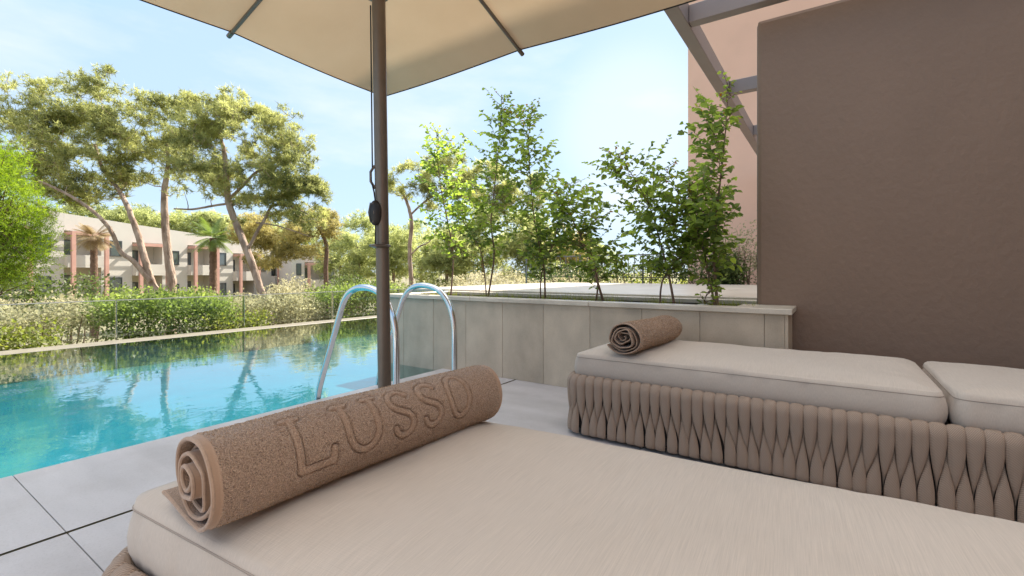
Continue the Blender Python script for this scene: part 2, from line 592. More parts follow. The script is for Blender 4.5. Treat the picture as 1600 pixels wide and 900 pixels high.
# ------------------------------------------------------------------ mesh helpers
class MB:
    """collects shapes and links them as ONE mesh object"""

    def __init__(self):
        self.v, self.f = [], []

    def add(self, vs, fs):
        o = len(self.v)
        self.v += [tuple(p) for p in vs]
        self.f += [tuple(i + o for i in q) for q in fs]
        return self

    def box(self, x0, x1, y0, y1, z0, z1, b=0.0):
        """box with all edges chamfered by b"""
        if b <= 0:
            vs = [(x, y, z) for z in (z0, z1) for y in (y0, y1) for x in (x0, x1)]
            return self.add(vs, [(0, 2, 3, 1), (4, 5, 7, 6), (0, 1, 5, 4), (2, 6, 7, 3), (0, 4, 6, 2), (1, 3, 7, 5)])
        rings = []
        for z, i in ((z0, b), (z0 + b, 0), (z1 - b, 0), (z1, b)):
            a, c, d, e = x0 + i, x1 - i, y0 + i, y1 - i
            k = b
            rings.append([(a + k, d, z), (c - k, d, z), (c, d + k, z), (c, e - k, z), (c - k, e, z), (a + k, e, z), (a, e - k, z), (a, d + k, z)])
        vs = sum(rings, [])
        fs = [tuple(reversed(range(8))), tuple(range(24, 32))]
        for r in range(3):
            for i in range(8):
                j = (i + 1) % 8
                fs.append((r * 8 + i, r * 8 + j, r * 8 + 8 + j, r * 8 + 8 + i))
        return self.add(vs, fs)

    def tube(self, pts, rad, n=10, cap=True):
        pts = [Vector(p) for p in pts]
        if not isinstance(rad, (list, tuple)):
            rad = [rad] * len(pts)
        vs, fs = [], []
        up = None
        for i, p in enumerate(pts):
            a = pts[max(i - 1, 0)]
            b = pts[min(i + 1, len(pts) - 1)]
            t = (b - a)
            t = t.normalized() if t.length > 1e-9 else Vector((0, 0, 1))
            if up is None:
                up = t.orthogonal().normalized()
            up = (up - t * up.dot(t))
            up = up.normalized() if up.length > 1e-6 else t.orthogonal().normalized()
            w = t.cross(up)
            for k in range(n):
                g = 2 * math.pi * k / n
                vs.append(p + (up * math.cos(g) + w * math.sin(g)) * rad[i])
        for i in range(len(pts) - 1):
            for k in range(n):
                j = (k + 1) % n
                fs.append((i * n + k, i * n + j, (i + 1) * n + j, (i + 1) * n + k))
        if cap:
            fs.append(tuple(reversed(range(n))))
            fs.append(tuple(range((len(pts) - 1) * n, len(pts) * n)))
        return self.add(vs, fs)

    def lathe(self, prof, c=(0, 0), n=24):
        vs, fs = [], []
        for r, z in prof:
            for k in range(n):
                g = 2 * math.pi * k / n
                vs.append((c[0] + r * math.cos(g), c[1] + r * math.sin(g), z))
        for i in range(len(prof) - 1):
            for k in range(n):
                j = (k + 1) % n
                fs.append((i * n + k, i * n + j, (i + 1) * n + j, (i + 1) * n + k))
        fs.append(tuple(reversed(range(n))))
        fs.append(tuple(range((len(prof) - 1) * n, len(prof) * n)))
        return self.add(vs, fs)

    def build(self, name, material, parent=None, smooth=False, loc=None):
        me = bpy.data.meshes.new(name)
        me.from_pydata(self.v, [], self.f)
        me.update()
        me.materials.append(material)
        if smooth:
            me.shade_smooth()
            try:
                me.set_sharp_from_angle(angle=R(40))
            except Exception:
                pass
        o = bpy.data.objects.new(name, me)
        C.objects.link(o)
        if parent:
            o.parent = parent
        if loc:
            o.location = loc
        return o


def poly_mesh(name, V, nper, material, parent=None, tint=None, F=None, smooth=False):
    """quick mesh from an array of separate polygons (nper corners each) or from F indices"""
    me = bpy.data.meshes.new(name)
    V = np.ascontiguousarray(V, dtype=np.float32).reshape(-1, 3)
    if F is None:
        nf = len(V) // nper
        idx = np.arange(len(V), dtype=np.int32)
    else:
        F = np.asarray(F, dtype=np.int32)
        nf, nper = F.shape
        idx = F.ravel()
    me.vertices.add(len(V))
    me.vertices.foreach_set('co', V.ravel())
    me.loops.add(nf * nper)
    me.loops.foreach_set('vertex_index', idx)
    me.polygons.add(nf)
    me.polygons.foreach_set('loop_start', np.arange(0, nf * nper, nper, dtype=np.int32))
    if tint is not None:
        a = me.attributes.new('tint', 'FLOAT', 'FACE')
        a.data.foreach_set('value', np.asarray(tint, dtype=np.float32))
    me.update(calc_edges=True)
    me.materials.append(material)
    if smooth:
        me.shade_smooth()
    o = bpy.data.objects.new(name, me)
    C.objects.link(o)
    if parent:
        o.parent = parent
    return o


def tag(o, label=None, cat=None, group=None, kind=None):
    if label:
        o['label'] = label
    if cat:
        o['category'] = cat
    if group:
        o['group'] = group
    if kind:
        o['kind'] = kind
    return o


def empty(name, loc, label, cat, group=None, rz=0):
    o = bpy.data.objects.new(name, None)
    C.objects.link(o)
    o.location = loc
    o.rotation_euler = (0, 0, rz)
    o.empty_display_size = 0.2
    return tag(o, label, cat, group)


def unit(a):
    return a / np.maximum(np.linalg.norm(a, axis=-1, keepdims=True), 1e-9)


# ------------------------------------------------------------------ ground, podium, deck
g = MB()
n_g = 40
ext = 1500.0
vs = [(-ext, -ext, -2.3), (ext, -ext, -2.3), (ext, ext, -2.3), (-ext, ext, -2.3)]
tag(g.add(vs, [(0, 1, 2, 3)]).build('ground', M['ground']), kind='structure')

PX0, PX1, PY0, PY1 = -8.95, -3.5, -6.0, 15.0      # the pool
WZ = -0.03
tag(MB().box(-9.35, -8.95, PY0 - 0.4, PY1 + 0.4, -2.29, -0.075).box(-3.5, 9.0, PY0 - 0.4, PY1 + 6, -2.29, -0.06)
    .box(-8.95, -3.5, PY0 - 0.4, PY0, -2.29, -0.06).box(-8.95, -3.5, PY1, PY1 + 0.4, -2.29, -0.06)
    .build('terrace_podium', M['podium']), kind='structure')
# far edge coping of the infinity pool
tag(MB().box(-9.36, -8.93, PY0 - 0.4, PY1 + 0.4, -0.07, -0.026, 0.004).build('pool_edge', M['edge']), kind='structure')
# basin
D = -0.42
pb = MB()
e = 0.004
pb.add([(PX0 + e, PY0 + e, D), (PX1 - e, PY0 + e, D), (PX1 - e, PY1 - e, D), (PX0 + e, PY1 - e, D)], [(0, 1, 2, 3)])
pb.add([(PX0 + e, PY0 + e, D), (PX0 + e, PY1 - e, D), (PX0 + e, PY1 - e, -0.07), (PX0 + e, PY0 + e, -0.07)], [(0, 1, 2, 3)])
pb.add([(PX1 - e, PY0 + e, D), (PX1 - e, PY1 - e, D), (PX1 - e, PY1 - e, -0.05), (PX1 - e, PY0 + e, -0.05)], [(3, 2, 1, 0)])
pb.add([(PX0 + e, PY0 + e, D), (PX1 - e, PY0 + e, D), (PX1 - e, PY0 + e, -0.05), (PX0 + e, PY0 + e, -0.05)], [(3, 2, 1, 0)])
pb.add([(PX0 + e, PY1 - e, D), (PX1 - e, PY1 - e, D), (PX1 - e, PY1 - e, -0.05), (PX0 + e, PY1 - e, -0.05)], [(0, 1, 2, 3)])
tag(pb.build('pool_basin', M['pool']), kind='structure')
tag(MB().add([(-8.96, PY0, WZ), (-3.488, PY0, WZ), (-3.488, PY1, WZ), (-8.96, PY1, WZ)], [(0, 1, 2, 3)])
    .build('pool_water', M['water']), kind='structure')

# deck tiles with joints, and the drain slot
jt = MB().box(-3.49, 9.0, PY0, PY1 + 6, -0.055, -0.012)
tag(jt.build('deck_bed', M['joint']), kind='structure')
dk = MB()
ys = [0.56 + 1.6 * k for k in range(-4, 13)]
for i in range(len(ys) - 1):
    a, b = ys[i] + 0.0018, ys[i + 1] - 0.0018
    dk.box(-3.5, -2.559, a, b, -0.03, 0.0, 0.0015)
    xs = [-2.541 + 1.6 * k for k in range(8)]
    for j in range(7):
        dk.box(xs[j] + (0 if j == 0 else 0.0018), xs[j + 1] - 0.0018, a, b, -0.03, 0.0, 0.0015)
tag(dk.build('deck_paving', M['deck']), kind='structure')
dr = empty('slot_drain', (-2.55, 2, -0.01), 'thin dark slot drain running along the pool deck paving', 'drain')
MB().box(-0.0095, -0.0075, -6, 16, -0.012, 0.0105).box(0.0075, 0.0095, -6, 16, -0.012, 0.0105).build('drain_edge', M['brass'], dr)
MB().box(-0.0073, 0.0073, -6, 16, -0.004, -0.001).build('drain_channel', M['black'], dr)

# ------------------------------------------------------------------ planter
FY0, FY1 = 3.81, 4.88
XL, XR = -4.38, -0.25
pl = empty('planter', (XL, FY0, 0), 'long stone clad planter wall behind the loungers, with pale capping', 'planter')
pl_loc = Vector((XL, FY0, 0))


def off(mb, loc):
    mb.v = [(x - loc[0], y - loc[1], z - loc[2]) for x, y, z in mb.v]
    return mb


cl = MB()
xj = [XL + 0.02, -4.11, -3.64, -3.175, -2.705, -2.235, -1.76, -1.295, -0.84, -0.40, XR - 0.022]
for i in range(len(xj) - 1):
    zb = 0.001 if xj[i] >= -3.49 else -0.41
    if xj[i] < -3.49 < xj[i + 1]:
        zb = -0.25
    cl.box(xj[i] + 0.0015, xj[i + 1] - 0.0015, FY0, FY0 + 0.02, zb, 0.748, 0.0012)
cl.box(XR - 0.022, XR - 0.002, FY0 + 0.0, 4.23 - 0.003, 0.001, 0.748, 0.0012)
cl.box(XL, XL + 0.0195, FY0 + 0.02, FY1, -0.41, 0.748, 0.001)
off(cl, pl_loc).build('wall_cladding', M['cladding'], pl)
core = MB().box(XL + 0.021, XR - 0.024, FY0 + 0.021, FY0 + 0.12, -0.41, 0.745)
core.box(XL + 0.021, -0.52, FY1 - 0.1, FY1 - 0.001, -0.41, 0.745).box(XL + 0.021, XL + 0.12, FY0 + 0.12, FY1 - 0.1, -0.41, 0.745)
off(core, pl_loc).build('wall_core', M['core'], pl)
cap = MB()
capx = [XL - 0.03, -3.1, -1.76, XR + 0.025]
for i in range(3):
    cap.box(capx[i] + 0.001, capx[i + 1] - 0.001, FY0 - 0.03, FY0 + 0.13, 0.75, 0.79, 0.004)
    cap.box(capx[i] + 0.001, min(capx[i + 1] - 0.001, -0.505), FY1 - 0.14, FY1 + 0.03, 0.75, 0.79, 0.004)
cap.box(-0.60, XR + 0.025, FY0 + 0.1305, 4.227, 0.75, 0.79, 0.004)
cap.box(XL - 0.029, XL + 0.12, FY0 + 0.1305, FY1 - 0.1405, 0.75, 0.79, 0.004)
off(cap, pl_loc).build('capping', M['cap'], pl, smooth=False)
so_v, so_f = [], []
nx, ny = 120, 30
for j in range(ny + 1):
    for i in range(nx + 1):
        x = XL + 0.12 + (XR - 0.12 - XL - 0.12) * i / nx
        y = FY0 + 0.12 + (FY1 - FY0 - 0.22) * j / ny
        z = 0.735 + 0.03 * mnoise.noise(Vector((x * 4, y * 4, 0))) + 0.012 * mnoise.noise(Vector((x * 17, y * 17, 3)))
        so_v.append((x, y, z))
for j in range(ny):
    for i in range(nx):
        a = j * (nx + 1) + i
        so_f.append((a, a + 1, a + nx + 2, a + nx + 1))
off(MB().add(so_v, so_f), pl_loc).build('soil', M['soil'], pl, smooth=True)

# grass in the planter
NG = 2600
gx = XL + 0.15 + RNG.random(NG) * (XR - XL - 0.35)
keep = mask = np.array([mnoise.noise(Vector((x * 2.3, 5, 0))) > -0.12 for x in gx])
gx = gx[keep]
NG = len(gx)
gy = FY0 + 0.15 + RNG.random(NG) ** 1.5 * 0.72
hh = 0.04 + RNG.random(NG) * 0.075
base = np.stack([gx, gy, np.full(NG, 0.735)], 1)
ang = RNG.random(NG) * 6.28
side = np.stack([np.cos(ang), np.sin(ang), np.zeros(NG)], 1) * 0.0022
lean = np.stack([RNG.normal(0, 0.35, NG), RNG.normal(0, 0.35, NG), np.ones(NG)], 1) * hh[:, None]
gv = np.stack([base - side, base + side, base + lean], 1)
tag(poly_mesh('planter_grass', gv, 3, M['grass'], tint=RNG.random(NG)), 'short yellow green grass growing in the planter soil', 'grass', kind='stuff')


def pebble(loc, s, label, grp):
    rr = random.Random(int(s * 1e5))
    v, f = [], []
    n, m_ = 12, 8
    off3 = rr.random() * 50
    for j in range(m_ + 1):
        th = math.pi * j / m_
        for i in range(n):
            ph = 2 * math.pi * i / n
            d = Vector((math.sin(th) * math.cos(ph), math.sin(th) * math.sin(ph), math.cos(th)))
            k = 1 + 0.25 * mnoise.noise(d * 1.3 + Vector((off3, 0, 0)))
            v.append((d.x * s * 1.35 * k, d.y * s * k, d.z * s * 0.62 * k))
    for j in range(m_):
        for i in range(n):
            f.append((j * n + i, (j + 1) * n + i, (j + 1) * n + (i + 1) % n, j * n + (i + 1) % n))
    o = MB().add(v, f).build('pebble', M['pebble'], smooth=True, loc=loc)
    tag(o, label, 'pebble', grp)


pebble((-0.86, 4.02, 0.765), 0.045, 'large pale stone in the planter right of the tallest red stemmed shrub', 'stones in the planter')
pebble((-0.72, 4.05, 0.76), 0.032, 'smaller grey stone in the planter nearest the brown wall', 'stones in the planter')
pebble((-2.02, 4.05, 0.76), 0.03, 'pale stone in the planter at the foot of the left leaning shrub', 'stones in the planter')

# ------------------------------------------------------------------ partition wall, with rounded arrises
def partition():
    x0, x1, y0, y1, zt = -0.5, 7.0, 4.23, 4.47, 3.07
    r = 0.035
    prof = []                                     # outline in X-Z, rounded top left corner
    prof.append((x0, 0.0))
    for k in range(9):
        a = math.pi - math.pi / 2 * k / 8
        prof.append((x0 + 0.05 + 0.05 * math.cos(a), zt - 0.05 + 0.05 * math.sin(a)))
    prof.append((x1, zt))
    prof.append((x1, 0.0))
    n = len(prof)
    cx, cz = 3.0, 1.5
    mb = MB()
    rings = []
    for yy, ins in ((y0, r), (y0 + r * 0.3, r * 0.3), (y0 + r, 0), (y1 - r, 0), (y1 - r * 0.3, r * 0.3), (y1, r)):
        ring = []
        for (x, z) in prof:
            ring.append((min(max(x, x0 + ins), x1 - ins) if z > 0 or True else x, yy, min(z, zt - ins)))
        rings.append(ring)
    vs = sum(rings, [])
    fs = [tuple(range(n)), tuple(reversed(range(5 * n, 6 * n)))]
    for q in range(5):
        for i in range(n):
            j = (i + 1) % n
            fs.append((q * n + i, (q + 1) * n + i, (q + 1) * n + j, q * n + j))
    o = mb.add(vs, fs).build('partition_wall', M['brown'])
    tag(o, 'tall dark brown stucco partition wall beside the planter', 'wall')


partition()

# ------------------------------------------------------------------ salmon building and pergola
BY = 11.4
bX = pt_y(1075, 425, BY).x
sb = empty('salmon_building', (bX, BY, 0), 'tall salmon stucco building rising behind the brown partition wall', 'building')
MB().box(0, 14, 0, 12, -0.05, 11.78).build('wall', M['pink'], sb)
MB().box(-0.06, 14.06, -0.06, 12.06, 11.782, 11.9, 0.01).build('parapet_coping', M['cap'], sb)

pg = empty('pergola', (-1.08, 2.0, 3.08), 'taupe steel pergola crossing above the planter to the salmon building', 'pergola')
for nm, bx_ in (('main_beam', (0, 0.11, 0, BY - 2.0 - 0.002, 0, 0.17)), ('main_beam', (3.6, 3.71, 0, BY - 2.0 - 0.002, 0, 0.17))):
    MB().box(*bx_, 0.004).build(nm, M['beam'], pg)
for yy in (2.0, 3.85, 5.82, 7.92):
    MB().box(0.112, 3.598, yy, yy + 0.10, 0.012, 0.158, 0.004).build('cross_beam', M['beam'], pg)
    MB().box(3.712, 7.0, yy, yy + 0.10, 0.012, 0.158, 0.004).build('cross_beam', M['beam'], pg)

# unseen house wall and roof, added for warmer, more directional terrace light
hs_ = empty('added_house', (3.1, -6.0, 0), 'unseen stucco house wall with glass doors, added beside the loungers to warm the light', 'house')
MB().box(0, 5, 0, 7.2, 0.001, 3.4).box(0, 5, 9.6, 10.2, 0.001, 3.4).box(0, 5, 7.201, 9.599, 2.4, 3.4).build('wall', M['pink'], hs_)
MB().box(-0.9, 5.2, -0.2, 10.22, 3.405, 3.6, 0.01).build('roof_slab', M['cap'], hs_)
dr_ = MB().box(0.02, 0.09, 7.21, 7.29, 0.002, 2.39).box(0.02, 0.09, 9.51, 9.59, 0.002, 2.39).box(0.02, 0.09, 8.36, 8.44, 0.002, 2.39).build('door', M['frame_dark'], hs_)
MB().box(0.04, 0.06, 7.291, 8.359, 0.002, 2.39).box(0.04, 0.06, 8.441, 9.509, 0.002, 2.39).build('pane', M['pane'], dr_)

# ------------------------------------------------------------------ neighbour's stone ledge, glass balustrade, railing
nl = empty('stone_ledge', (-5.2, 4.95, 0), 'broad pale stone topped ledge beyond the planter', 'ledge')
MB().box(0, 8.2, 0, 4.85, -0.003, 0.775).build('ledge_wall', M['cladding'], nl)
for i in range(6):
    MB().box(-0.03 + i * 1.378, -0.03 + (i + 1) * 1.378 - 0.004, -0.03, 4.87, 0.777, 0.81, 0.004).build('capping', M['cap'], nl)

rl = empty('iron_railing', (-6.5, 10.2, 0), 'thin dark iron railing behind the hedge of the neighbouring terrace', 'railing')
r_ = MB().box(0, 4.6, -0.012, 0.012, 1.42, 1.445).box(0, 4.6, -0.01, 0.01, 0.92, 0.94)
for k in range(33):
    r_.box(k * 0.143, k * 0.143 + 0.014, -0.007, 0.007, 0.941, 1.419)
r_.build('rail_panel', M['rail'], rl)
for k in range(4):
    MB().box(k * 1.52, k * 1.52 + 0.03, -0.02, 0.02, 0.0, 1.46, 0.002).build('post', M['rail'], rl)

gf = empty('glass_balustrade', (-9.6, 0.7, -0.4), 'frameless glass balustrade along the far side of the pool', 'balustrade')
for k in range(-2, 9):
    y0 = k * 2.0 + 0.01
    MB().box(-0.006, 0.006, y0, y0 + 1.98, -0.5, 0.985).build('glass_panel', M['glass'], gf)
    MB().box(-0.008, 0.008, y0, y0 + 1.98, 0.986, 0.998).build('top_trim', M['lamp_shell'], gf)
    MB().box(-0.03, 0.03, y0 - 0.016, y0 - 0.004, -1.88, 0.98).build('clamp_post', M['steel'], gf)

# ------------------------------------------------------------------ pool ladder
ld = empty('pool_ladder', (-3.0, 2.33, 0), 'polished steel pool ladder with two hooped grab rails', 'ladder')


def rail_pts():
    ctrl = [(0.415, 0.0), (0.412, 0.30), (0.41, 0.52), (0.395, 0.66), (0.345, 0.79), (0.26, 0.88), (0.14, 0.925), (0.0, 0.93), (-0.11, 0.895),
            (-0.19, 0.82), (-0.25, 0.70), (-0.32, 0.54), (-0.40, 0.36), (-0.475, 0.19), (-0.525, 0.06), (-0.545, -0.06), (-0.55, -0.2), (-0.55, -0.4)]
    pts = []
    P = [ctrl[0]] + ctrl + [ctrl[-1]]
    for i in range(1, len(P) - 2):
        p0, p1, p2, p3 = [Vector((a, 0, b)) for a, b in P[i - 1:i + 3]]
        for k in range(6):
            t = k / 6
            pts.append(0.5 * ((2 * p1) + (-p0 + p2) * t + (2 * p0 - 5 * p1 + 4 * p2 - p3) * t * t + (-p0 + 3 * p1 - 3 * p2 + p3) * t ** 3))
    pts.append(Vector((ctrl[-1][0], 0, ctrl[-1][1])))
    return pts


for yy in (0.0, 0.63):
    gr_ = MB().tube([p + Vector((0, yy, 0)) for p in rail_pts()], 0.0245, 18).build('grab_rail', M['steel'], ld, smooth=True)
    MB().lathe([(0.03, 0.0005), (0.05, 0.0005), (0.05, 0.006), (0.032, 0.014), (0.026, 0.016)], (0.415, yy), 24).build('floor_flange', M['steel'], gr_, smooth=True)
for k in range(3):
    MB().box(-0.60, -0.50, 0.026, 0.604, -0.15 - 0.1 * k, -0.13 - 0.1 * k, 0.004).build('tread', M['steel'], ld)

# ------------------------------------------------------------------ parasol
UC = Vector((-1.71, 1.42))
ZE, ZA = 2.5, 2.92
HX, HY = 1.35, 1.20
um = empty('parasol', (-1.712, 1.48, 0), 'square beige parasol on a bronze pole behind the near lounger', 'parasol')
UO = Vector((-1.712, 1.48, 0))
tilt0 = Vector((0, 0, 0))
tilt1 = Vector((UC.x - UO.x, UC.y - UO.y, ZA + 0.06))
MB().tube([tilt0 + (tilt1 - tilt0) * (k / 6) for k in range(7)], 0.030, 28).build('pole', M['pole'], um, smooth=True)
MB().lathe([(0.26, 0.0005), (0.265, 0.004), (0.265, 0.05), (0.255, 0.058), (0.06, 0.062), (0.045, 0.075), (0.042, 0.24), (0.034, 0.25)], (0, 0), 36).build('base_plate', M['pole'], um, smooth=True)


def up(x, y, z):
    return Vector((x - UO.x, y - UO.y, z))


apex = up(UC.x, UC.y, ZA)
corners = [(-1, -1), (0, -1), (1, -1), (1, 0), (1, 1), (0, 1), (-1, 1), (-1, 0)]
rim = []
for (a, b) in corners:
    sag = 0.0 if a and b else 0.0
    rim.append(up(UC.x + a * HX, UC.y + b * HY, ZE + (0.0 if (a and b) else 0.03)))
cv, cf = [], []
NR, NT = 14, 10
for s in range(8):
    p, q = rim[s], rim[(s + 1) % 8]
    o0 = len(cv)
    for i in range(NR + 1):
        t = i / NR
        for j in range(NT + 1):
            u = j / NT
            edge = p.lerp(q, u)
            pos = apex.lerp(edge, t)
            bel = math.sin(math.pi * u) * t
            pos = pos + Vector((0, 0, -0.022 * bel))
            inward = (apex - edge)
            inward.z = 0
            pos += inward.normalized() * (0.022 * math.sin(math.pi * u) * t * t)
            cv.append(pos)
    for i in range(NR):
        for j in range(NT):
            a = o0 + i * (NT + 1) + j
            cf.append((a, a + 1, a + NT + 2, a + NT + 1))
cano = MB().add(cv, cf).build('canopy', M['canopy'], um, smooth=True)
hem = MB()
for s in range(8):
    ed = [cv[s * (NR + 1) * (NT + 1) + NR * (NT + 1) + j] for j in range(NT + 1)]
    hem.tube(ed, 0.0045, 6)
hem.build('hem', M['cord'], cano)
M['rib'] = mat('rib_aluminium', (0.17, 0.14, 0.115), 0.45, metal=0.4)
runner = UO + Vector((0, 0, 0))
for s in range(8):
    end = rim[s]
    d3 = (end - apex)
    a0 = apex + d3 * 0.03 + Vector((0, 0, -0.018))
    a1 = end + d3.normalized() * 0.012 + Vector((0, 0, -0.018))
    rb = MB().tube([a0, a1], 0.0115, 8).build('rib', M['rib'], um, smooth=True)
    MB().tube([a1 - d3.normalized() * 0.035, a1 + d3.normalized() * 0.012], 0.0145, 10).build('rib_cap', M['pole'], rb, smooth=True)
    fr_ = 0.65 if s % 2 == 0 else 0.55
    tgt = apex + d3 * fr_ + Vector((0, 0, -0.032))
    hz_ = up(UC.x, UC.y, 2.34) + Vector((d3.x, d3.y, 0)).normalized() * 0.05
    st = MB().tube([hz_, tgt], 0.009, 8).build('strut', M['rib'], um, smooth=True)
    MB().tube([tgt - Vector((0, 0, 0.012)), tgt + Vector((0, 0, 0.02))], 0.013, 8).build('joint', M['rib'], st, smooth=True)
MB().lathe([(0.034, 2.30), (0.055, 2.302), (0.058, 2.34), (0.055, 2.375), (0.036, 2.38)], (UC.x - UO.x, UC.y - UO.y), 24).build('runner_hub', M['pole'], um, smooth=True)
MB().lathe([(0.045, ZA - 0.05), (0.06, ZA - 0.045), (0.06, ZA - 0.01), (0.03, ZA + 0.03)], (UC.x - UO.x, UC.y - UO.y), 24).build('top_hub', M['pole'], um, smooth=True)


def pole_at(z, lat=0.0, fwd=0.0):
    k = z / tilt1.z
    return Vector((tilt1.x * k + RX * lat - FX * fwd, tilt1.y * k + RY * lat - FY * fwd, z))


zc = lambda py: EYE - (py - 425) / FOC * 2.14
MB().tube([pole_at(2.26, -0.034, 0.012), pole_at(1.8, -0.036, 0.012), pole_at(zc(262), -0.036, 0.016), pole_at(zc(272), -0.045, 0.016), pole_at(zc(285), -0.04, 0.016),
           pole_at(zc(300), -0.028, 0.024), pole_at(zc(318), -0.020, 0.03), pole_at(zc(350), -0.02, 0.034), pole_at(zc(384), -0.022, 0.036)], 0.0032, 8).build('pull_cord', M['cord'], um, smooth=True)
# bracket, pulley case and cleat
bk = MB().tube([pole_at(zc(258), -0.026, 0.012), pole_at(zc(268), -0.045, 0.014), pole_at(zc(283), -0.045, 0.014), pole_at(zc(294), -0.026, 0.012)], 0.006, 8)
bk.build('cord_guide', M['pole'], um, smooth=True)
cpos = pole_at(zc(333), -0.022, 0.030)
pv, pf = [], []
for j in range(13):
    th = math.pi * j / 12
    for i in range(24):
        ph = 2 * math.pi * i / 24
        loc_ = Vector((math.sin(th) * math.cos(ph) * 0.034, math.sin(th) * math.sin(ph) * 0.024, math.copysign(abs(math.cos(th)) ** 0.9, math.cos(th)) * 0.058))
        w = Vector((RX, RY, 0)) * loc_.x * 0.85 + Vector((-FX, -FY, 0)) * loc_.y + Vector((0, 0, loc_.z))
        pv.append(cpos + w)
for j in range(12):
    for i in range(24):
        pf.append((j * 24 + i, (j + 1) * 24 + i, (j + 1) * 24 + (i + 1) % 24, j * 24 + (i + 1) % 24))
MB().add(pv, pf).build('pulley_case', M['plastic'], um, smooth=True)
mbq = MB()
cc = pole_at(zc(333), -0.034, 0.045)
for k in (-1, 1):
    mbq.tube([cc + Vector((0, 0, -0.045)) + Vector((RX, RY, 0)) * 0.006 * k, cc + Vector((RX, RY, 0)) * 0.012 * k + Vector((-FX, -FY, 0)) * 0.008, cc + Vector((0, 0, 0.045)) + Vector((RX, RY, 0)) * 0.006 * k], 0.0022, 6)
mbq.build('case_ridge', M['pole'], um, smooth=True)
kz = zc(384)
kb = pole_at(kz)
kn = MB()
prof = [(0.012, -0.011), (0.026, -0.009), (0.047, -0.003), (0.050, 0.002), (0.044, 0.006), (0.031, 0.008)]
kn.lathe([(r * 1.0, z + kz) for r, z in prof], (kb.x - RX * 0.008 - FX * 0.012, kb.y - RY * 0.008 - FY * 0.012), 28)
kn.build('cleat', M['pole'], um, smooth=True)

# ------------------------------------------------------------------ loungers
def rrect(L, W, inset, r, ns=26, nl=60, nc=8):
    """points and outward normals round a rounded rectangle 0..L x 0..W, inset"""
    r = max(r - inset, 0.004)
    x0, x1, y0, y1 = inset, L - inset, inset, W - inset
    x1, y1 = max(x1, x0 + 2 * r + 1e-4), max(y1, y0 + 2 * r + 1e-4)
    P, N = [], []

    def side(a, b, n, nrm):
        for k in range(n):
            P.append(a.lerp(b, k / n))
            N.append(nrm)

    def arc(c, a0, n):
        for k in range(n):
            a = a0 + math.pi / 2 * k / n
            d = Vector((math.cos(a), math.sin(a)))
            P.append(c + d * r)
            N.append(d)
    side(Vector((x0 + r, y0)), Vector((x1 - r, y0)), nl, Vector((0, -1)))
    arc(Vector((x1 - r, y0 + r)), -math.pi / 2, nc)
    side(Vector((x1, y0 + r)), Vector((x1, y1 - r)), ns, Vector((1, 0)))
    arc(Vector((x1 - r, y1 - r)), 0, nc)
    side(Vector((x1 - r, y1)), Vector((x0 + r, y1)), nl, Vector((0, 1)))
    arc(Vector((x0 + r, y1 - r)), math.pi / 2, nc)
    side(Vector((x0, y1 - r)), Vector((x0, y0 + r)), ns, Vector((-1, 0)))
    arc(Vector((x0 + r, y0 + r)), math.pi, nc)
    return P, N


CZ, CT = 0.345, 0.170          # cushion bottom and thickness
CW = 0.92


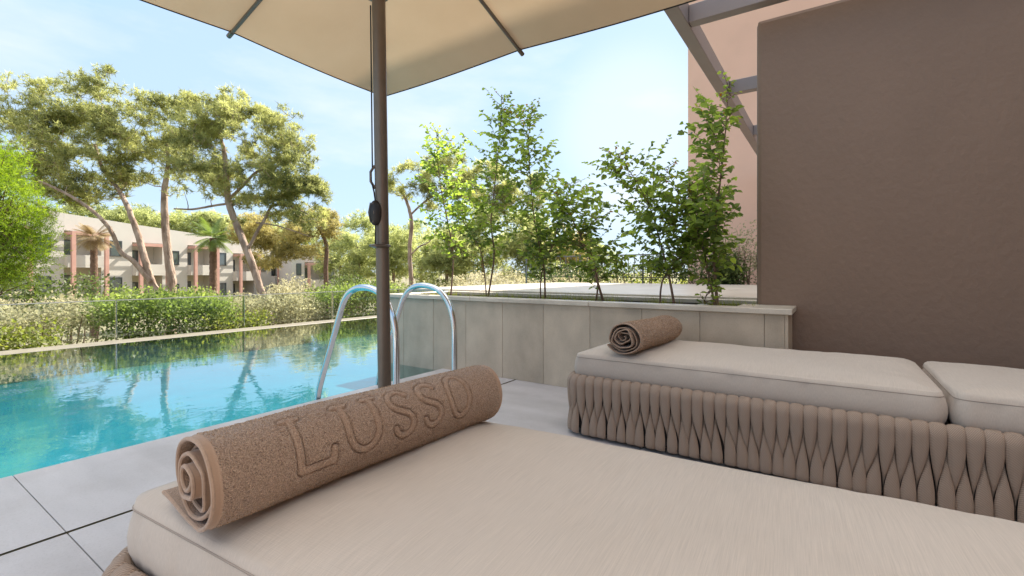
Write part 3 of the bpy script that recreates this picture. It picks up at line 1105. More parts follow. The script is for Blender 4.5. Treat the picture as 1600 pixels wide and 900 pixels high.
def cushion(xa, xb, parent, seed, crown=0.036):
    L = xb - xa
    rings = []
    prof = [(0.30, 0.0), (0.06, 0.0), (0.018, 0.004), (0.004, 0.02), (-0.006, 0.05), (-0.009, 0.08), (-0.006, 0.11), (0.0, 0.138), (0.003, 0.150), (0.009, CT - 0.001)]
    NL = 120
    ins_top = [0.02, 0.035, 0.06, 0.09, 0.12, 0.16, 0.20, 0.25, 0.30, 0.35, 0.38, CW / 2 - 0.03]
    for ins in ins_top:
        prof.append((ins, CT + crown * (1 - math.exp(-(ins - 0.01) / 0.065))))
    vs = []
    n = None
    for k, (ins, z) in enumerate(prof):
        P, N = rrect(L, CW, max(ins, 0), 0.055, 56, NL)
        n = len(P)
        for p, nn in zip(P, N):
            q = p + nn * max(0, -ins)
            w = Vector((q.x * 3.0 + seed * 9, q.y * 3.0, z * 3))
            dz = 0.0
            if z >= CT:
                dz = 0.010 * mnoise.noise(w) + 0.0035 * mnoise.noise(Vector((q.x * 9 + seed, q.y * 7, 1)))
                # puckers that run in from the seam and soft creases across the top
                pk = math.exp(-ins / 0.05) * max(0.0, mnoise.noise(Vector((q.x * 16 + seed, q.y * 16, 4)))) * 0.006
                rg_ = abs(mnoise.noise(Vector((q.x * 2.2 + seed * 3, q.y * 3.1 + q.x * 0.8, 9))))
                dz -= pk + 0.0035 * math.exp(-(rg_ / 0.035) ** 2) * min(1, ins / 0.06)
            elif 0.02 < z < 0.15:
                b = 0.006 * mnoise.noise(Vector((q.x * 14 + seed, q.y * 14, z * 3))) + 0.003 * mnoise.noise(Vector((q.x * 30, q.y * 30 + seed, z * 5)))
                q = q + nn * b
            vs.append((xa + q.x, q.y, CZ + z + dz))
    fs = [tuple(reversed(range(n)))]
    m_ = len(prof)
    for k in range(m_ - 1):
        for i in range(n):
            j = (i + 1) % n
            fs.append((k * n + i, k * n + j, (k + 1) * n + j, (k + 1) * n + i))
    b0, s2 = (m_ - 1) * n, NL + 8 + 56 + 8
    for k in range(NL):
        fs.append((b0 + k, b0 + k + 1, b0 + s2 + NL - k - 1, b0 + s2 + NL - k))
    fs.append(tuple(range(b0 + NL, b0 + s2 + 1)))
    fs.append(tuple(range(b0 + s2 + NL, b0 + n)) + (b0,))
    o = MB().add(vs, fs).build('cushion', M['cushion'], parent)
    o.data.shade_smooth()
    pr = [8 * n + i for i in range(n)]
    ring = [Vector(vs[i]) for i in pr] + [Vector(vs[pr[0]])]
    MB().tube(ring, 0.0022, 6, cap=False).build('piping', M['piping'], o, smooth=True)
    ring = [Vector(vs[2 * n + i]) for i in range(n)] + [Vector(vs[2 * n])]
    MB().tube(ring, 0.002, 6, cap=False).build('piping', M['piping'], o, smooth=True)
    return o


def lounger(loc, rz, label, split=1.82):
    root = empty('sun_lounger', loc, label, 'sun lounger', 'woven sun loungers', rz)
    L, H = 2.72, 0.38
    offo = 0.05
    path, nrm = rrect(L + 2 * offo, CW + 2 * offo, 0, 0.13, 120, 340, 40)
    path = [p - Vector((offo, offo)) for p in path]
    cum = [0]
    for i in range(1, len(path)):
        cum.append(cum[-1] + (path[i] - path[i - 1]).length)
    total = cum[-1] + (path[0] - path[-1]).length
    cum = np.array(cum)
    PX = np.array([[p.x, p.y] for p in path])
    NX = np.array([[q.x, q.y] for q in nrm])

    def at(s):
        s = s % total
        x = np.interp(s, cum, PX[:, 0], period=total)
        y = np.interp(s, cum, PX[:, 1], period=total)
        a = np.interp(s, cum, NX[:, 0], period=total)
        b = np.interp(s, cum, NX[:, 1], period=total)
        l_ = math.hypot(a, b)
        return x, y, a / l_, b / l_
    nb = int(round(total / 0.0585))
    pitch = total / nb
    rr = random.Random(int(loc[0] * 100))
    V, F, UV = [], [], []

    def strap(s0, centre, zs, widths, swy, ns_, lift):
        """one strap: rows along its length, each row an arched cross section"""
        K = 9
        o0 = len(V)
        run = 0.0
        for r_i, (z, w, sx, nn) in enumerate(zip(zs, widths, swy, ns_)):
            if r_i:
                run += math.hypot(z - zs[r_i - 1], nn - ns_[r_i - 1])
            for k in range(K):
                u = -1 + 2 * k / (K - 1)
                s = s0 + centre + sx + u * w * 0.5
                arch = math.sqrt(max(0, 1 - u * u)) ** 0.9
                x, y, a, b = at(s)
                # the arch rises along the path normal on the outside, upward on the top rail
                if z >= H - 0.02 and lift[r_i] > 0:
                    kx = lift[r_i]
                    out = nn + arch * 0.013 * (1 - kx)
                    zz = z + arch * 0.011 * kx
                else:
                    out = nn + arch * 0.018 * min(1, w / (pitch * 0.6) + 0.25)
                    zz = z
                V.append((x + a * out, y + b * out, zz))
                UV.append((u * w * 0.5, run))
        for i in range(len(zs) - 1):
            for k in range(K - 1):
                q = o0 + i * K + k
                F.append((q, q + 1, q + K + 1, q + K))
    for b_ in range(nb):
        s0 = b_ * pitch
        sway = 0.55 * pitch * mnoise.noise(Vector((s0 * 1.3, loc[0], 0))) + rr.uniform(-0.10, 0.10) * pitch
        hi = 0.80 + rr.uniform(-0.08, 0.05)
        lo = 0.16 + rr.uniform(-0.07, 0.07)
        # upper strap: inside the rail, over it, down the outside, narrowing
        zs, wd, sx, nn, lf = [], [], [], [], []
        for (z, n_, k) in ((H - 0.07, -0.055, 0), (H - 0.035, -0.058, 0.3), (H - 0.012, -0.05, 0.7), (H, -0.030, 1), (H - 0.004, -0.014, 0.8), (H - 0.016, -0.003, 0.45), (H - 0.035, 0.001, 0.0)):
            zs.append(z); wd.append(pitch * 1.0); sx.append(0); nn.append(n_); lf.append(k)
        NRW = 16
        for i in range(1, NRW + 1):
            t = i / NRW
            z = (H - 0.035) * (1 - t) + 0.03 * t
            zr = z / H
            s_ = min(1, max(0, (zr - lo) / (hi - lo)))
            s_ = s_ * s_ * (3 - 2 * s_)
            s_ = s_ ** 0.8
            w = pitch * (0.02 + 0.98 * s_)
            zs.append(z); wd.append(w); sx.append(sway * (1 - s_)); nn.append(0.001 - 0.028 * (1 - s_)); lf.append(0)
        strap(s0, 0, zs, wd, sx, nn, lf)
        # lower strap, between two upper ones, widening to the foot
        zs, wd, sx, nn, lf = [], [], [], [], []
        for i in range(0, NRW + 1):
            t = i / NRW
            z = 0.025 + (0.9 * H - 0.025) * (1 - t)
            zr = z / H
            s_ = min(1, max(0, (zr - lo) / (hi - lo)))
            s_ = s_ * s_ * (3 - 2 * s_)
            s_ = s_ ** 0.8
            w = pitch * (0.02 + 0.98 * (1 - s_))
            zs.append(z); wd.append(w); sx.append(sway * (1 - s_)); nn.append(-0.027 + 0.026 * (1 - s_)); lf.append(0)
        zs.append(0.018); wd.append(pitch); sx.append(sway); nn.append(-0.015); lf.append(0)
        strap(s0, pitch * 0.5, zs, wd, sx, nn, lf)
    me = bpy.data.meshes.new('woven_skirt')
    me.from_pydata(V, [], F)
    me.update()
    uvl = me.uv_layers.new(name='weave')
    li = np.empty(len(me.loops), dtype=np.int32)
    me.loops.foreach_get('vertex_index', li)
    uvl.data.foreach_set('uv', np.array(UV, dtype=np.float32)[li].ravel())
    me.materials.append(M['rope'])
    me.shade_smooth()
    o = bpy.data.objects.new('woven_skirt', me)
    C.objects.link(o)
    o.parent = root
    # dark inner shell and deck that carries the cushions
    sh = MB()
    P, N = rrect(L, CW, -0.010, 0.12, 20, 40, 10)
    n = len(P)
    vs = [(p.x, p.y, 0.03) for p in P] + [(p.x, p.y, H - 0.02) for p in P]
    sh.add(vs, [tuple(reversed(range(n))), tuple(range(n, 2 * n))] + [(i, (i + 1) % n, n + (i + 1) % n, n + i) for i in range(n)])
    sh.build('frame_shell', M['inner'], root)
    for (x, y) in ((0.15, 0.12), (0.15, CW - 0.12), (L - 0.15, 0.12), (L - 0.15, CW - 0.12)):
        MB().lathe([(0.03, 0.0), (0.03, 0.029)], (x, y), 16).build('foot', M['plastic'], root)
    cushion(0.0, split, root, 1.7 + loc[0])
    cushion(split + 0.023, 2.68, root, 4.1 + loc[0], 0.024)
    return root


lounger((-1.395, 0.405, 0), R(4.0), 'nearest woven lounger, its big beige cushion fills the foreground under the large towel', 1.92)
lounger((-1.40, 2.775, 0), R(0.2), 'woven lounger beside the planter, showing its whole plaited side and two cushions')


# ------------------------------------------------------------------ rolled towels
def seg_dist(P, a, b):
    a, b = np.array(a, float), np.array(b, float)
    d = b - a
    t = np.clip(((P - a) @ d) / max(d @ d, 1e-12), 0, 1)
    return np.linalg.norm(P - (a + t[:, None] * d), axis=1)


def letter_strokes():
    """skeletons of the raised word in a box: x along the roll 0..1 per letter, y downwards 0..1"""
    def arc(cx, cy, rx, ry, a0, a1, n=14):
        return [(cx + rx * math.cos(R(a0 + (a1 - a0) * k / n)), cy - ry * math.sin(R(a0 + (a1 - a0) * k / n))) for k in range(n + 1)]
    L = [[(0.22, 0.06), (0.22, 0.94)], [(0.22, 0.94), (0.86, 0.94), (0.90, 0.74)], [(0.08, 0.06), (0.36, 0.06)]]
    U = [[(0.16, 0.05), (0.16, 0.60)] + arc(0.5, 0.60, 0.34, 0.34, 180, 360) + [(0.84, 0.05)], [(0.02, 0.05), (0.28, 0.05)], [(0.72, 0.05), (0.96, 0.05)]]
    S = [arc(0.5, 0.28, 0.34, 0.22, 25, 200) + [(0.30, 0.43), (0.68, 0.55)] + arc(0.5, 0.72, 0.34, 0.22, 20, -165)]
    O = [arc(0.5, 0.5, 0.38, 0.46, 0, 360, 26)]
    return [L, U, S, S, O]


def towel(name_label, loc, rz, length, a, b, res, letters, seed, tail=True, parent_z=0.0, bend=0.0, squash=0.0):
    """rolled towel: a sheet wound from a tail at the bottom over the outside and inward"""
    rg = random.Random(seed)
    th = 0.0078
    turns = 4.6
    # centre line in (x, z); angle from -100 degrees (bottom) counter-clockwise
    pts = []
    if tail:
        for k in range(10):
            t = k / 10
            pts.append((-a - 0.075 + (a * 0.95 + 0.075) * t, th * 0.5 + 0.006 + 0.004 * math.sin(t * 5) * (1 - t) + 0.016 * (1 - t) ** 2 - 0.006 * t))
    A0 = R(-98 if tail else -150)
    N0 = int(turns * 110)
    for k in range(N0 + 1):
        t = k / N0
        ang_ = A0 + t * turns * 2 * math.pi
        f = 1 - 0.86 * t ** 0.92
        wob = 1 + (0.10 + 0.55 * t) * mnoise.noise(Vector((math.cos(ang_) * 1.1 + seed, math.sin(ang_) * 1.1, t * 5))) * min(1, t * 3)
        x = a * f * math.cos(ang_) * wob
        z = b * f * math.sin(ang_) * wob
        # each inner turn sags and folds a little
        z -= 0.010 * math.sin(min(1, t * 1.4) * math.pi) * 0.5
        x -= 0.05 * b * t
        z = b + z
        if t < 0.28:
            z = max(z, th * 0.5 + 0.0005)
        pts.append((x, z))
    P = np.array(pts)
    seg = np.r_[0, np.cumsum(np.linalg.norm(np.diff(P, axis=0), axis=1))]
    # non-uniform resampling: fine on the outer turn
    outer = 2 * math.pi * (a + b) / 2 * 1.12 + (a * 0.95 if tail else 0)
    s_f = np.r_[np.arange(0, min(outer, seg[-1]), res), np.arange(min(outer, seg[-1]), seg[-1], 0.006)]
    cx = np.interp(s_f, seg, P[:, 0])
    cz = np.interp(s_f, seg, P[:, 1])
    # smooth the line a little
    for _ in range(9):
        cx[1:-1] = (cx[:-2] + cx[1:-1] * 2 + cx[2:]) / 4
        cz[1:-1] = (cz[:-2] + cz[1:-1] * 2 + cz[2:]) / 4
    tx = np.gradient(cx)
    tz = np.gradient(cz)
    ln = np.hypot(tx, tz)
    nx_, nz_ = tz / ln, -tx / ln                   # outward for a counter-clockwise winding
    vv = np.arange(0, length + res * 0.5, res * 1.1)
    U_, V_ = np.meshgrid(s_f, vv, indexing='ij')
    # arc position of the top of the roll, letters hang below it toward +x
    ang_surf = np.arctan2(cz - b, cx)
    i0 = len([0 for _ in range(1)])
    first = s_f < (a * 0.95 if tail else 0) + math.pi * (a + b) * 0.62
    cand = np.where(first & (np.abs(ang_surf - R(86)) < 0.12))[0]
    s_top = s_f[cand[0]] if len(cand) else s_f[int(len(s_f) * 0.2)]
    pile = np.ones_like(U_)
    disp = np.zeros_like(U_)
    if letters:
        y0, cells, hgt, hw = letters
        down = s_top - U_                           # metres below the top, along the cloth
        for (ya, yb), strokes in zip(cells, letter_strokes()):
            sel = (V_ > ya - 0.03) & (V_ < yb + 0.03) & (down > y0 - 0.03) & (down < y0 + hgt + 0.03)
            Q = np.stack([V_[sel], down[sel]], 1)
            if not len(Q):
                continue
            dist = np.full(len(Q), 9.0)
            for st in strokes:
                st = [(ya + x * (yb - ya), y0 + y * hgt) for x, y in st]
                for p0, p1 in zip(st[:-1], st[1:]):
                    dist = np.minimum(dist, seg_dist(Q, p0, p1))
            dd = -0.0085 * np.exp(-((dist - hw * 1.12) / (hw * 0.22)) ** 2) + 0.0012 * np.exp(-(dist / (hw * 0.9)) ** 4)
            disp[sel] = np.where(np.abs(dd) > np.abs(disp[sel]), dd, disp[sel])
            pile[sel] = np.minimum(pile[sel], np.clip((dist - hw * 0.9) / (hw * 0.25), 0.6, 1))
        # small line of lettering and a rule below the word, half under the roll
        w0 = down - (y0 + hgt + 0.016)
        yw = V_ - cells[1][0]
        span = (yw > 0) & (V_ < cells[4][0])
        wave = np.abs(w0 - 0.006 * np.sin(yw * 330) * np.sign(np.sin(yw * 47)))
        disp += np.where(span, -0.0026 * np.exp(-(wave / 0.0022) ** 2), 0)
        disp += np.where((V_ > cells[0][0]) & (V_ < cells[4][1]), -0.0026 * np.exp(-((w0 - 0.026) / 0.0018) ** 2), 0)
    # hem band at both ends: flat weave
    hemw = 0.014
    pile *= np.clip((np.minimum(V_, length - V_) - hemw) / 0.003, 0.05, 1)
    disp -= np.where(np.minimum(V_, length - V_) < hemw, 0.0015, 0)
    # slow lumpiness
    lump = np.zeros_like(U_)
    cs = max(1, int(0.02 / res))
    iu = np.arange(0, len(s_f), cs)
    iv = np.arange(0, len(vv), cs)
    small = np.array([[mnoise.noise(Vector((cx[i] * 8, cz[i] * 8 + seed, vv[j] * 4))) for j in iv] for i in iu])
    tmp = np.array([np.interp(np.arange(len(s_f)), iu, small[:, j]) for j in range(len(iv))])     # iv x u
    lump = np.array([np.interp(np.arange(len(vv)), iv, tmp[:, i]) for i in range(len(s_f))])
    lump *= 0.008
    # telescoping of inner layers at the ends
    tt = U_ / seg[-1]
    shift = 0.014 * np.sin(tt * 9 + seed) * np.clip(tt * 2, 0, 1)
    Yl = V_ + shift * (1 - 2 * V_ / length)
    fac = (1 + 0.03 * np.cos(math.pi * (V_ / length - 0.1)))
    sag_ = bend * np.sin(math.pi * V_ / length)
    X = cx[:, None] * fac + nx_[:, None] * (disp + lump + th / 2) + sag_
    Z = np.maximum(cz[:, None] * (1 - squash * V_ / length) + nz_[:, None] * (disp + lump + th / 2), 0.0006)
    X2 = cx[:, None] * fac - nx_[:, None] * (th / 2 - lump) + sag_
    Z2 = np.maximum(cz[:, None] * (1 - squash * V_ / length) - nz_[:, None] * (th / 2 - lump), 0.0012)
    A = np.stack([X, Yl, Z], -1)
    B = np.stack([X2, Yl, Z2], -1)

    def grid_faces(nu, nv, o=0, flip=False):
        i, j = np.meshgrid(np.arange(nu - 1), np.arange(nv - 1), indexing='ij')
        q = (i * nv + j).ravel() + o
        f = np.stack([q, q + 1, q + nv + 1, q + nv], 1)
        return f[:, ::-1] if flip else f
    jv = np.unique(np.r_[np.arange(0, len(vv), 14), len(vv) - 1])
    B = B[:, jv]
    nv1, nv2 = len(vv), len(jv)
    nu = len(s_f)
    Vt = np.concatenate([A.reshape(-1, 3), B.reshape(-1, 3)])
    Ft = np.concatenate([grid_faces(nu, nv1), grid_faces(nu, nv2, nu * nv1, True)])
    root = empty('rolled_towel', loc, name_label, 'towel', 'rolled bath towels', rz)
    o = poly_mesh('terry_sheet', Vt, 4, M['towel'], root, F=Ft, smooth=True)
    at = o.data.attributes.new('pile', 'FLOAT', 'POINT')
    at.data.foreach_set('value', np.concatenate([pile.ravel(), np.full(nu * nv2, 0.6)]).astype(np.float32))
    # loops of the terry pile on the outside of the roll
    rg2 = np.random.default_rng(seed)
    sN = np.stack([np.broadcast_to(nx_[:, None], X.shape), np.zeros_like(X), np.broadcast_to(nz_[:, None], X.shape)], -1)
    ok = (U_ < outer * 0.93) & (disp > -0.0009) & (np.minimum(V_, length - V_) > 0.016) & (pile > 0.55)
    ii, jj = np.where(ok)
    npl = int(min(90000, 300000 * length * (a + b) * (0.0022 / res) ** 1.0))
    pk_ = rg2.integers(0, len(ii), npl)
    base_p = A[ii[pk_], jj[pk_]] + rg2.normal(0, res * 0.4, (npl, 3)) * np.array([1, 1, 0.3])
    nn_ = sN[ii[pk_], jj[pk_]]
    dr3 = unit(nn_ * 0.75 + rg2.normal(0, 0.55, (npl, 3)))
    sd3 = unit(np.cross(dr3, rg2.normal(0, 1, (npl, 3)))) * (res * 0.36)
    ln3 = (res * (0.7 + 0.8 * rg2.random(npl)))[:, None]
    base_p = base_p - nn_ * 0.0004
    qd = np.stack([base_p - sd3, base_p + sd3, base_p + dr3 * ln3 + sd3 * 0.7, base_p + dr3 * ln3 - sd3 * 0.7], 1).reshape(-1, 3)
    poly_mesh('terry_pile', qd, 4, M['pile'], root, tint=rg2.random(npl))
    if tail:                                        # the second ply of the cloth, lying just under the first
        fv, ff = [], []
        for lay in (0, 1):
            for i_ in range(9):
                for j_ in range(13):
                    t_ = i_ / 8
                    yy_ = 0.012 + (length - 0.03) * j_ / 12
                    xx_ = -a * 0.95 - 0.035 + (a * 0.9) * t_ + 0.006 * math.sin(j_ * 1.3)
                    fv.append((xx_, yy_, 0.0015 + lay * 0.0045 + 0.004 * (1 - t_) ** 2 * (0.5 + 0.5 * math.sin(j_ * 0.9))))
        for i_ in range(8):
            for j_ in range(12):
                q_ = i_ * 13 + j_
                ff.append((q_, q_ + 1, q_ + 14, q_ + 13))
                ff.append((117 + q_, 117 + q_ + 13, 117 + q_ + 14, 117 + q_ + 1))
        for j_ in range(12):
            ff.append((j_, 117 + j_, 117 + j_ + 1, j_ + 1))
        for i_ in range(8):
            ff.append((i_ * 13, (i_ + 1) * 13, 117 + (i_ + 1) * 13, 117 + i_ * 13))
        MB().add(fv, ff).build('under_flap', M['towel_hem'], root, smooth=True)
    # rolled hems at both ends, following the winding
    for col in (0, -1):
        Ahem = A[:, col]
        Bhem = B[:, col]
        step = max(1, int(0.004 / res))
        idx = list(range(0, nu, step)) + [nu - 1]
        line = [Vector((Ahem[i] + Bhem[i]) / 2) for i in idx]
        for p in line:
            p.z = max(p.z, th * 0.56)
        hm = MB().tube(line, th * 0.56, 8).build('hem', M['towel_hem'], root, smooth=True)
    return root


M['pile'] = leaf_mat('terry_pile', (0.27, 0.18, 0.12), (0.64, 0.47, 0.335), 0.15, 0.95, spec=0.1, seed_scale=60)
M['towel_hem'] = mat('towel_hem', (0.37, 0.245, 0.165), 0.9, var=0.12, vscale=120, bump=0.5, bscale=300, bdist=0.001, sheen=0.3)

TZ = CZ + CT + 0.026
cells = [(0.145, 0.265), (0.275, 0.395), (0.412, 0.500), (0.515, 0.603), (0.618, 0.725)]
towel('big brown terry towel rolled up on the nearest lounger, raised letters LUSSO facing the camera', (-1.045, 0.42, TZ), R(-2.6), 0.87, 0.098, 0.099, 0.0022,
      (0.012, cells, 0.140, 0.0082), 3)
k_ = 0.90
towel('smaller looking rolled brown towel at the head of the lounger by the planter', (-1.065, 2.79, TZ + 0.0005), R(-3), 0.80, 0.120, 0.103, 0.004,
      (0.03, [(c[0] * k_ + 0.03, c[1] * k_ + 0.03) for c in cells], 0.11, 0.0085), 11, tail=False, bend=0.02, squash=0.05)


# ------------------------------------------------------------------ planter shrubs
def curve_pts(P, per=6):
    P = [Vector(p) for p in P]
    Q = [P[0]] + P + [P[-1]]
    out = []
    for i in range(1, len(Q) - 2):
        p0, p1, p2, p3 = Q[i - 1:i + 3]
        for k in range(per):
            t = k / per
            out.append(0.5 * ((2 * p1) + (-p0 + p2) * t + (2 * p0 - 5 * p1 + 4 * p2 - p3) * t * t + (-p0 + 3 * p1 - 3 * p2 + p3) * t ** 3))
    out.append(P[-1])
    return out


def leaf_array(pos, dirs, nrm, L, W, fold=0.25, curl=0.15):
    """rounded leaves folded on the midrib: two quads each"""
    s = unit(np.cross(dirs, nrm))
    n_ = unit(np.cross(s, dirs))
    L = L[:, None]
    W = W[:, None]
    b = pos
    t = pos + dirs * L - n_ * L * curl
    def pnt(f, w, h):
        return pos + dirs * L * f + s * W * w + n_ * W * h * 1.0 - n_ * L * curl * f * f
    l1, l2 = pnt(0.30, 0.46, fold), pnt(0.70, 0.40, fold)
    r1, r2 = pnt(0.30, -0.46, fold), pnt(0.70, -0.40, fold)
    return np.stack([b, l1, l2, t, b, t, r2, r1], 1)


def shrub(stems, label, spread, seed, y_plane, r0=0.011, dens=1.0, lsize=0.067, low=0.18):
    rg = random.Random(seed)
    base = pt_y(stems[0][0][0], stems[0][0][1], y_plane)
    base.z = 0.73
    root = empty('young_shrub', base, label, 'shrub', 'shrubs planted along the planter')
    wood = MB()
    lp, ld_, ln_, lt = [], [], [], []
    for si, st in enumerate(stems):
        pts = [pt_y(px, py, y_plane + 0.10 * math.sin(i * 1.3 + seed)) for i, (px, py) in enumerate(st)]
        pts[0] = Vector((pts[0].x, y_plane, 0.72))
        cp = curve_pts(pts, 5)
        n = len(cp)
        rs = r0 if si == 0 else r0 * 0.75
        wood.tube([p - base for p in cp], [rs * (1 - 0.85 * i / n) for i in range(n)], 7)
        Ltot = sum((cp[i + 1] - cp[i]).length for i in range(n - 1))
        nbr = int(Ltot * 40 * dens)
        for b in range(nbr):
            t = low + (1 - low) * (b + rg.random()) / nbr
            f = t * (n - 1)
            i = min(int(f), n - 2)
            p = cp[i].lerp(cp[i + 1], f - i)
            tdir = (cp[i + 1] - cp[i]).normalized()
            az = rg.random() * 2 * math.pi
            side = Vector((math.cos(az), math.sin(az), 0))
            q_ = (t - low) / (1 - low)
            prof = 0.55 + 0.45 * math.sin(q_ * math.pi * 1.1) if q_ < 0.8 else 0.72 - (q_ - 0.8) * 2.3
            Lb = spread * 1.6 * (0.25 + 0.75 * rg.random()) * max(0.24, prof)
            d = (side * 1.0 + tdir * (0.25 + 0.45 * rg.random()) + Vector((0, 0, 0.10))).normalized()
            q = [p]
            steps = max(3, int(Lb / 0.05))
            for k in range(steps):
                d = (d + Vector((rg.gauss(0, 0.13), rg.gauss(0, 0.13), rg.gauss(0.0, 0.11)))).normalized()
                q.append(q[-1] + d * (Lb / steps))
            if max(x.x for x in q) > -0.58:          # keep clear of the partition wall
                continue
            wood.tube([x - base for x in q], [max(0.0009, 0.0032 * (1 - 0.8 * k / steps)) for k in range(steps + 1)], 5)
            nleaf = max(3, int(Lb / 0.030 * (0.75 + 0.5 * rg.random())))
            for k in range(nleaf):
                tt = 0.12 + 0.88 * (k + 0.6 + rg.random() * 0.5) / nleaf
                g_ = min(tt, 0.999) * steps
                ii = min(int(g_), steps - 1)
                pp = q[ii].lerp(q[ii + 1], g_ - ii)
                bd = (q[ii + 1] - q[ii]).normalized()
                sd = bd.cross(Vector((rg.gauss(0, 0.4), rg.gauss(0, 0.4), 1))).normalized() * (1 if k % 2 else -1)
                ldir = (sd * 0.9 + bd * 0.55 + Vector((rg.gauss(0, 0.3), rg.gauss(0, 0.3), rg.gauss(-0.15, 0.3)))).normalized()
                lp.append(pp - base)
                ld_.append(ldir)
                ln_.append(Vector((rg.gauss(0, 0.55), rg.gauss(0, 0.55), 1)).normalized())
                lt.append((lsize * (0.55 + 0.6 * rg.random()) * (0.62 if t > 0.88 else 1), rg.random() * 0.75 + (0.45 if (t > 0.86 and rg.random() < 0.45) else 0)))
        # leaves on the leader itself
        for k in range(int(Ltot / 0.035)):
            t = 0.5 + 0.5 * rg.random()
            f = t * (n - 1)
            i = min(int(f), n - 2)
            p = cp[i].lerp(cp[i + 1], f - i)
            lp.append(p - base)
            ld_.append(Vector((rg.gauss(0, 1), rg.gauss(0, 1), 0.4)).normalized())
            ln_.append(Vector((rg.gauss(0, 0.5), rg.gauss(0, 0.5), 1)).normalized())
            lt.append((lsize * 0.6 * (0.6 + 0.5 * rg.random()), rg.random()))
    wood.build('stem', M['twig'], root, smooth=True)
    lp, ld_, ln_ = (np.array([list(v) for v in a_]) for a_ in (lp, ld_, ln_))
    lt = np.array(lt)
    arr = leaf_array(lp, ld_, ln_, lt[:, 0], lt[:, 0] * 0.74)
    poly_mesh('foliage', arr.reshape(-1, 3), 4, M['shrub_leaf'], root, tint=np.repeat(lt[:, 1], 2))
    return len(lp)


nleaves = 0
nleaves += shrub([[(711, 462), (708, 400), (700, 350), (690, 300), (684, 250), (682, 205)]],
                 'slim leafy shrub leaning left, leftmost in the planter, behind the ladder', 0.42, 1, 4.35)
nleaves += shrub([[(769, 463), (772, 400), (767, 350), (772, 300), (778, 240), (783, 190), (783, 150)], [(768, 450), (752, 395), (728, 352), (712, 322)]],
                 'tall thin shrub with sparse top and dark upright stem, second from left in planter', 0.36, 2, 4.32, dens=0.95)
nleaves += shrub([[(853, 466), (850, 420), (842, 380), (833, 330), (828, 270), (826, 215), (832, 170)], [(846, 466), (846, 430), (862, 385), (880, 330), (893, 285)]],
                 'bushy shrub with two thin stems in the middle of the planter', 0.42, 3, 4.36, dens=1.1)
nleaves += shrub([[(940, 468), (932, 435), (918, 395), (898, 350), (880, 322), (868, 300)], [(925, 467), (934, 440), (926, 400), (905, 372), (935, 340)]],
                 'shrub leaning strongly left over the planter, left of the two crossing stems', 0.34, 4, 4.12, r0=0.013)
nleaves += shrub([[(1050, 472), (1045, 430), (1032, 380), (1018, 330), (992, 280), (962, 238)], [(1026, 472), (1035, 440), (1058, 402), (1072, 372), (1062, 310), (1040, 262)]],
                 'shrub with two crossing stems, its top leaning towards the bright sky', 0.42, 5, 4.2, r0=0.012, dens=1.15)
nleaves += shrub([[(1121, 475), (1117, 430), (1116, 380), (1120, 330), (1128, 260), (1134, 200), (1138, 135)], [(1118, 472), (1106, 422), (1094, 372), (1083, 320), (1076, 285)]],
                 'tallest shrub, with reddish stem and red leaf tips, next to the brown wall', 0.38, 6, 4.08, r0=0.014, dens=1.15)
nleaves += shrub([[(1100, 474), (1103, 462), (1112, 448), (1108, 436)]],
                 'small low sprig with round dark leaves at the foot of the tallest shrub', 0.13, 9, 4.05, r0=0.004, dens=1.4, low=0.1, lsize=0.055)


# ------------------------------------------------------------------ foliage for trees and hedges
def needle_tufts(cent, size, per, rg, length=0.14, width=0.012, upb=0.35):
    """tufts of needles: triangles that radiate from each centre"""
    n = len(cent)
    d = rg.normal(0, 1, (n, per, 3))
    d[..., 2] += upb
    d = unit(d)
    ln = length * (0.6 + 0.6 * rg.random((n, per, 1))) * size[:, None, None]
    c = cent[:, None, :] + d * ln * 0.08
    sd = unit(np.cross(d, rg.normal(0, 1, (n, per, 3)))) * width * size[:, None, None]
    tri = np.stack([c - sd, c + sd, c + d * ln], 2)
    return tri.reshape(-1, 3)


def clumps_in(blobs, rg, count, shell=0.55, gate=None):
    """clump centres inside world-space ellipsoids (centre, rx along the view's right, ry deep, rz up)"""
    out = []
    vol = np.array([b[1] * b[3] for b in blobs])
    pr = vol / vol.sum()
    tries = 0
    while len(out) < count and tries < count * 20:
        tries += 1
        b = blobs[rg.choice(len(blobs), p=pr)]
        v = unit(rg.normal(0, 1, 3))
        rad = rg.random() ** (1 / 3) * (1 - shell) + shell * (0.6 + 0.6 * rg.random())
        v = v * rad
        off_ = np.array([RX, RY, 0]) * v[0] * b[1] + np.array([FX, FY, 0]) * v[1] * b[2] + np.array([0, 0, 1]) * v[2] * b[3]
        c_ = np.array(b[0]) + off_
        if gate:                                   # open gaps between the boughs
            f_ = gate[0]
            g_ = mnoise.noise(Vector((c_[0] * f_, c_[1] * f_, c_[2] * f_ * 1.5)) + Vector((gate[2], 0, 0)))
            g_ += 0.4 * mnoise.noise(Vector((c_[0] * f_ * 2.3, c_[1] * f_ * 2.3, c_[2] * f_ * 3.2)))
            if g_ < gate[1]:
                continue
        out.append(c_)
    return np.array(out)


def blob(px, py, d, rx, ry, deep=None):
    """a crown lobe measured on a sight line: sizes in metres at distance d"""
    c = pt(px, py, d)
    k = d / FOC
    return (tuple(c), rx * k, (deep if deep else rx * k * 0.8), ry * k)


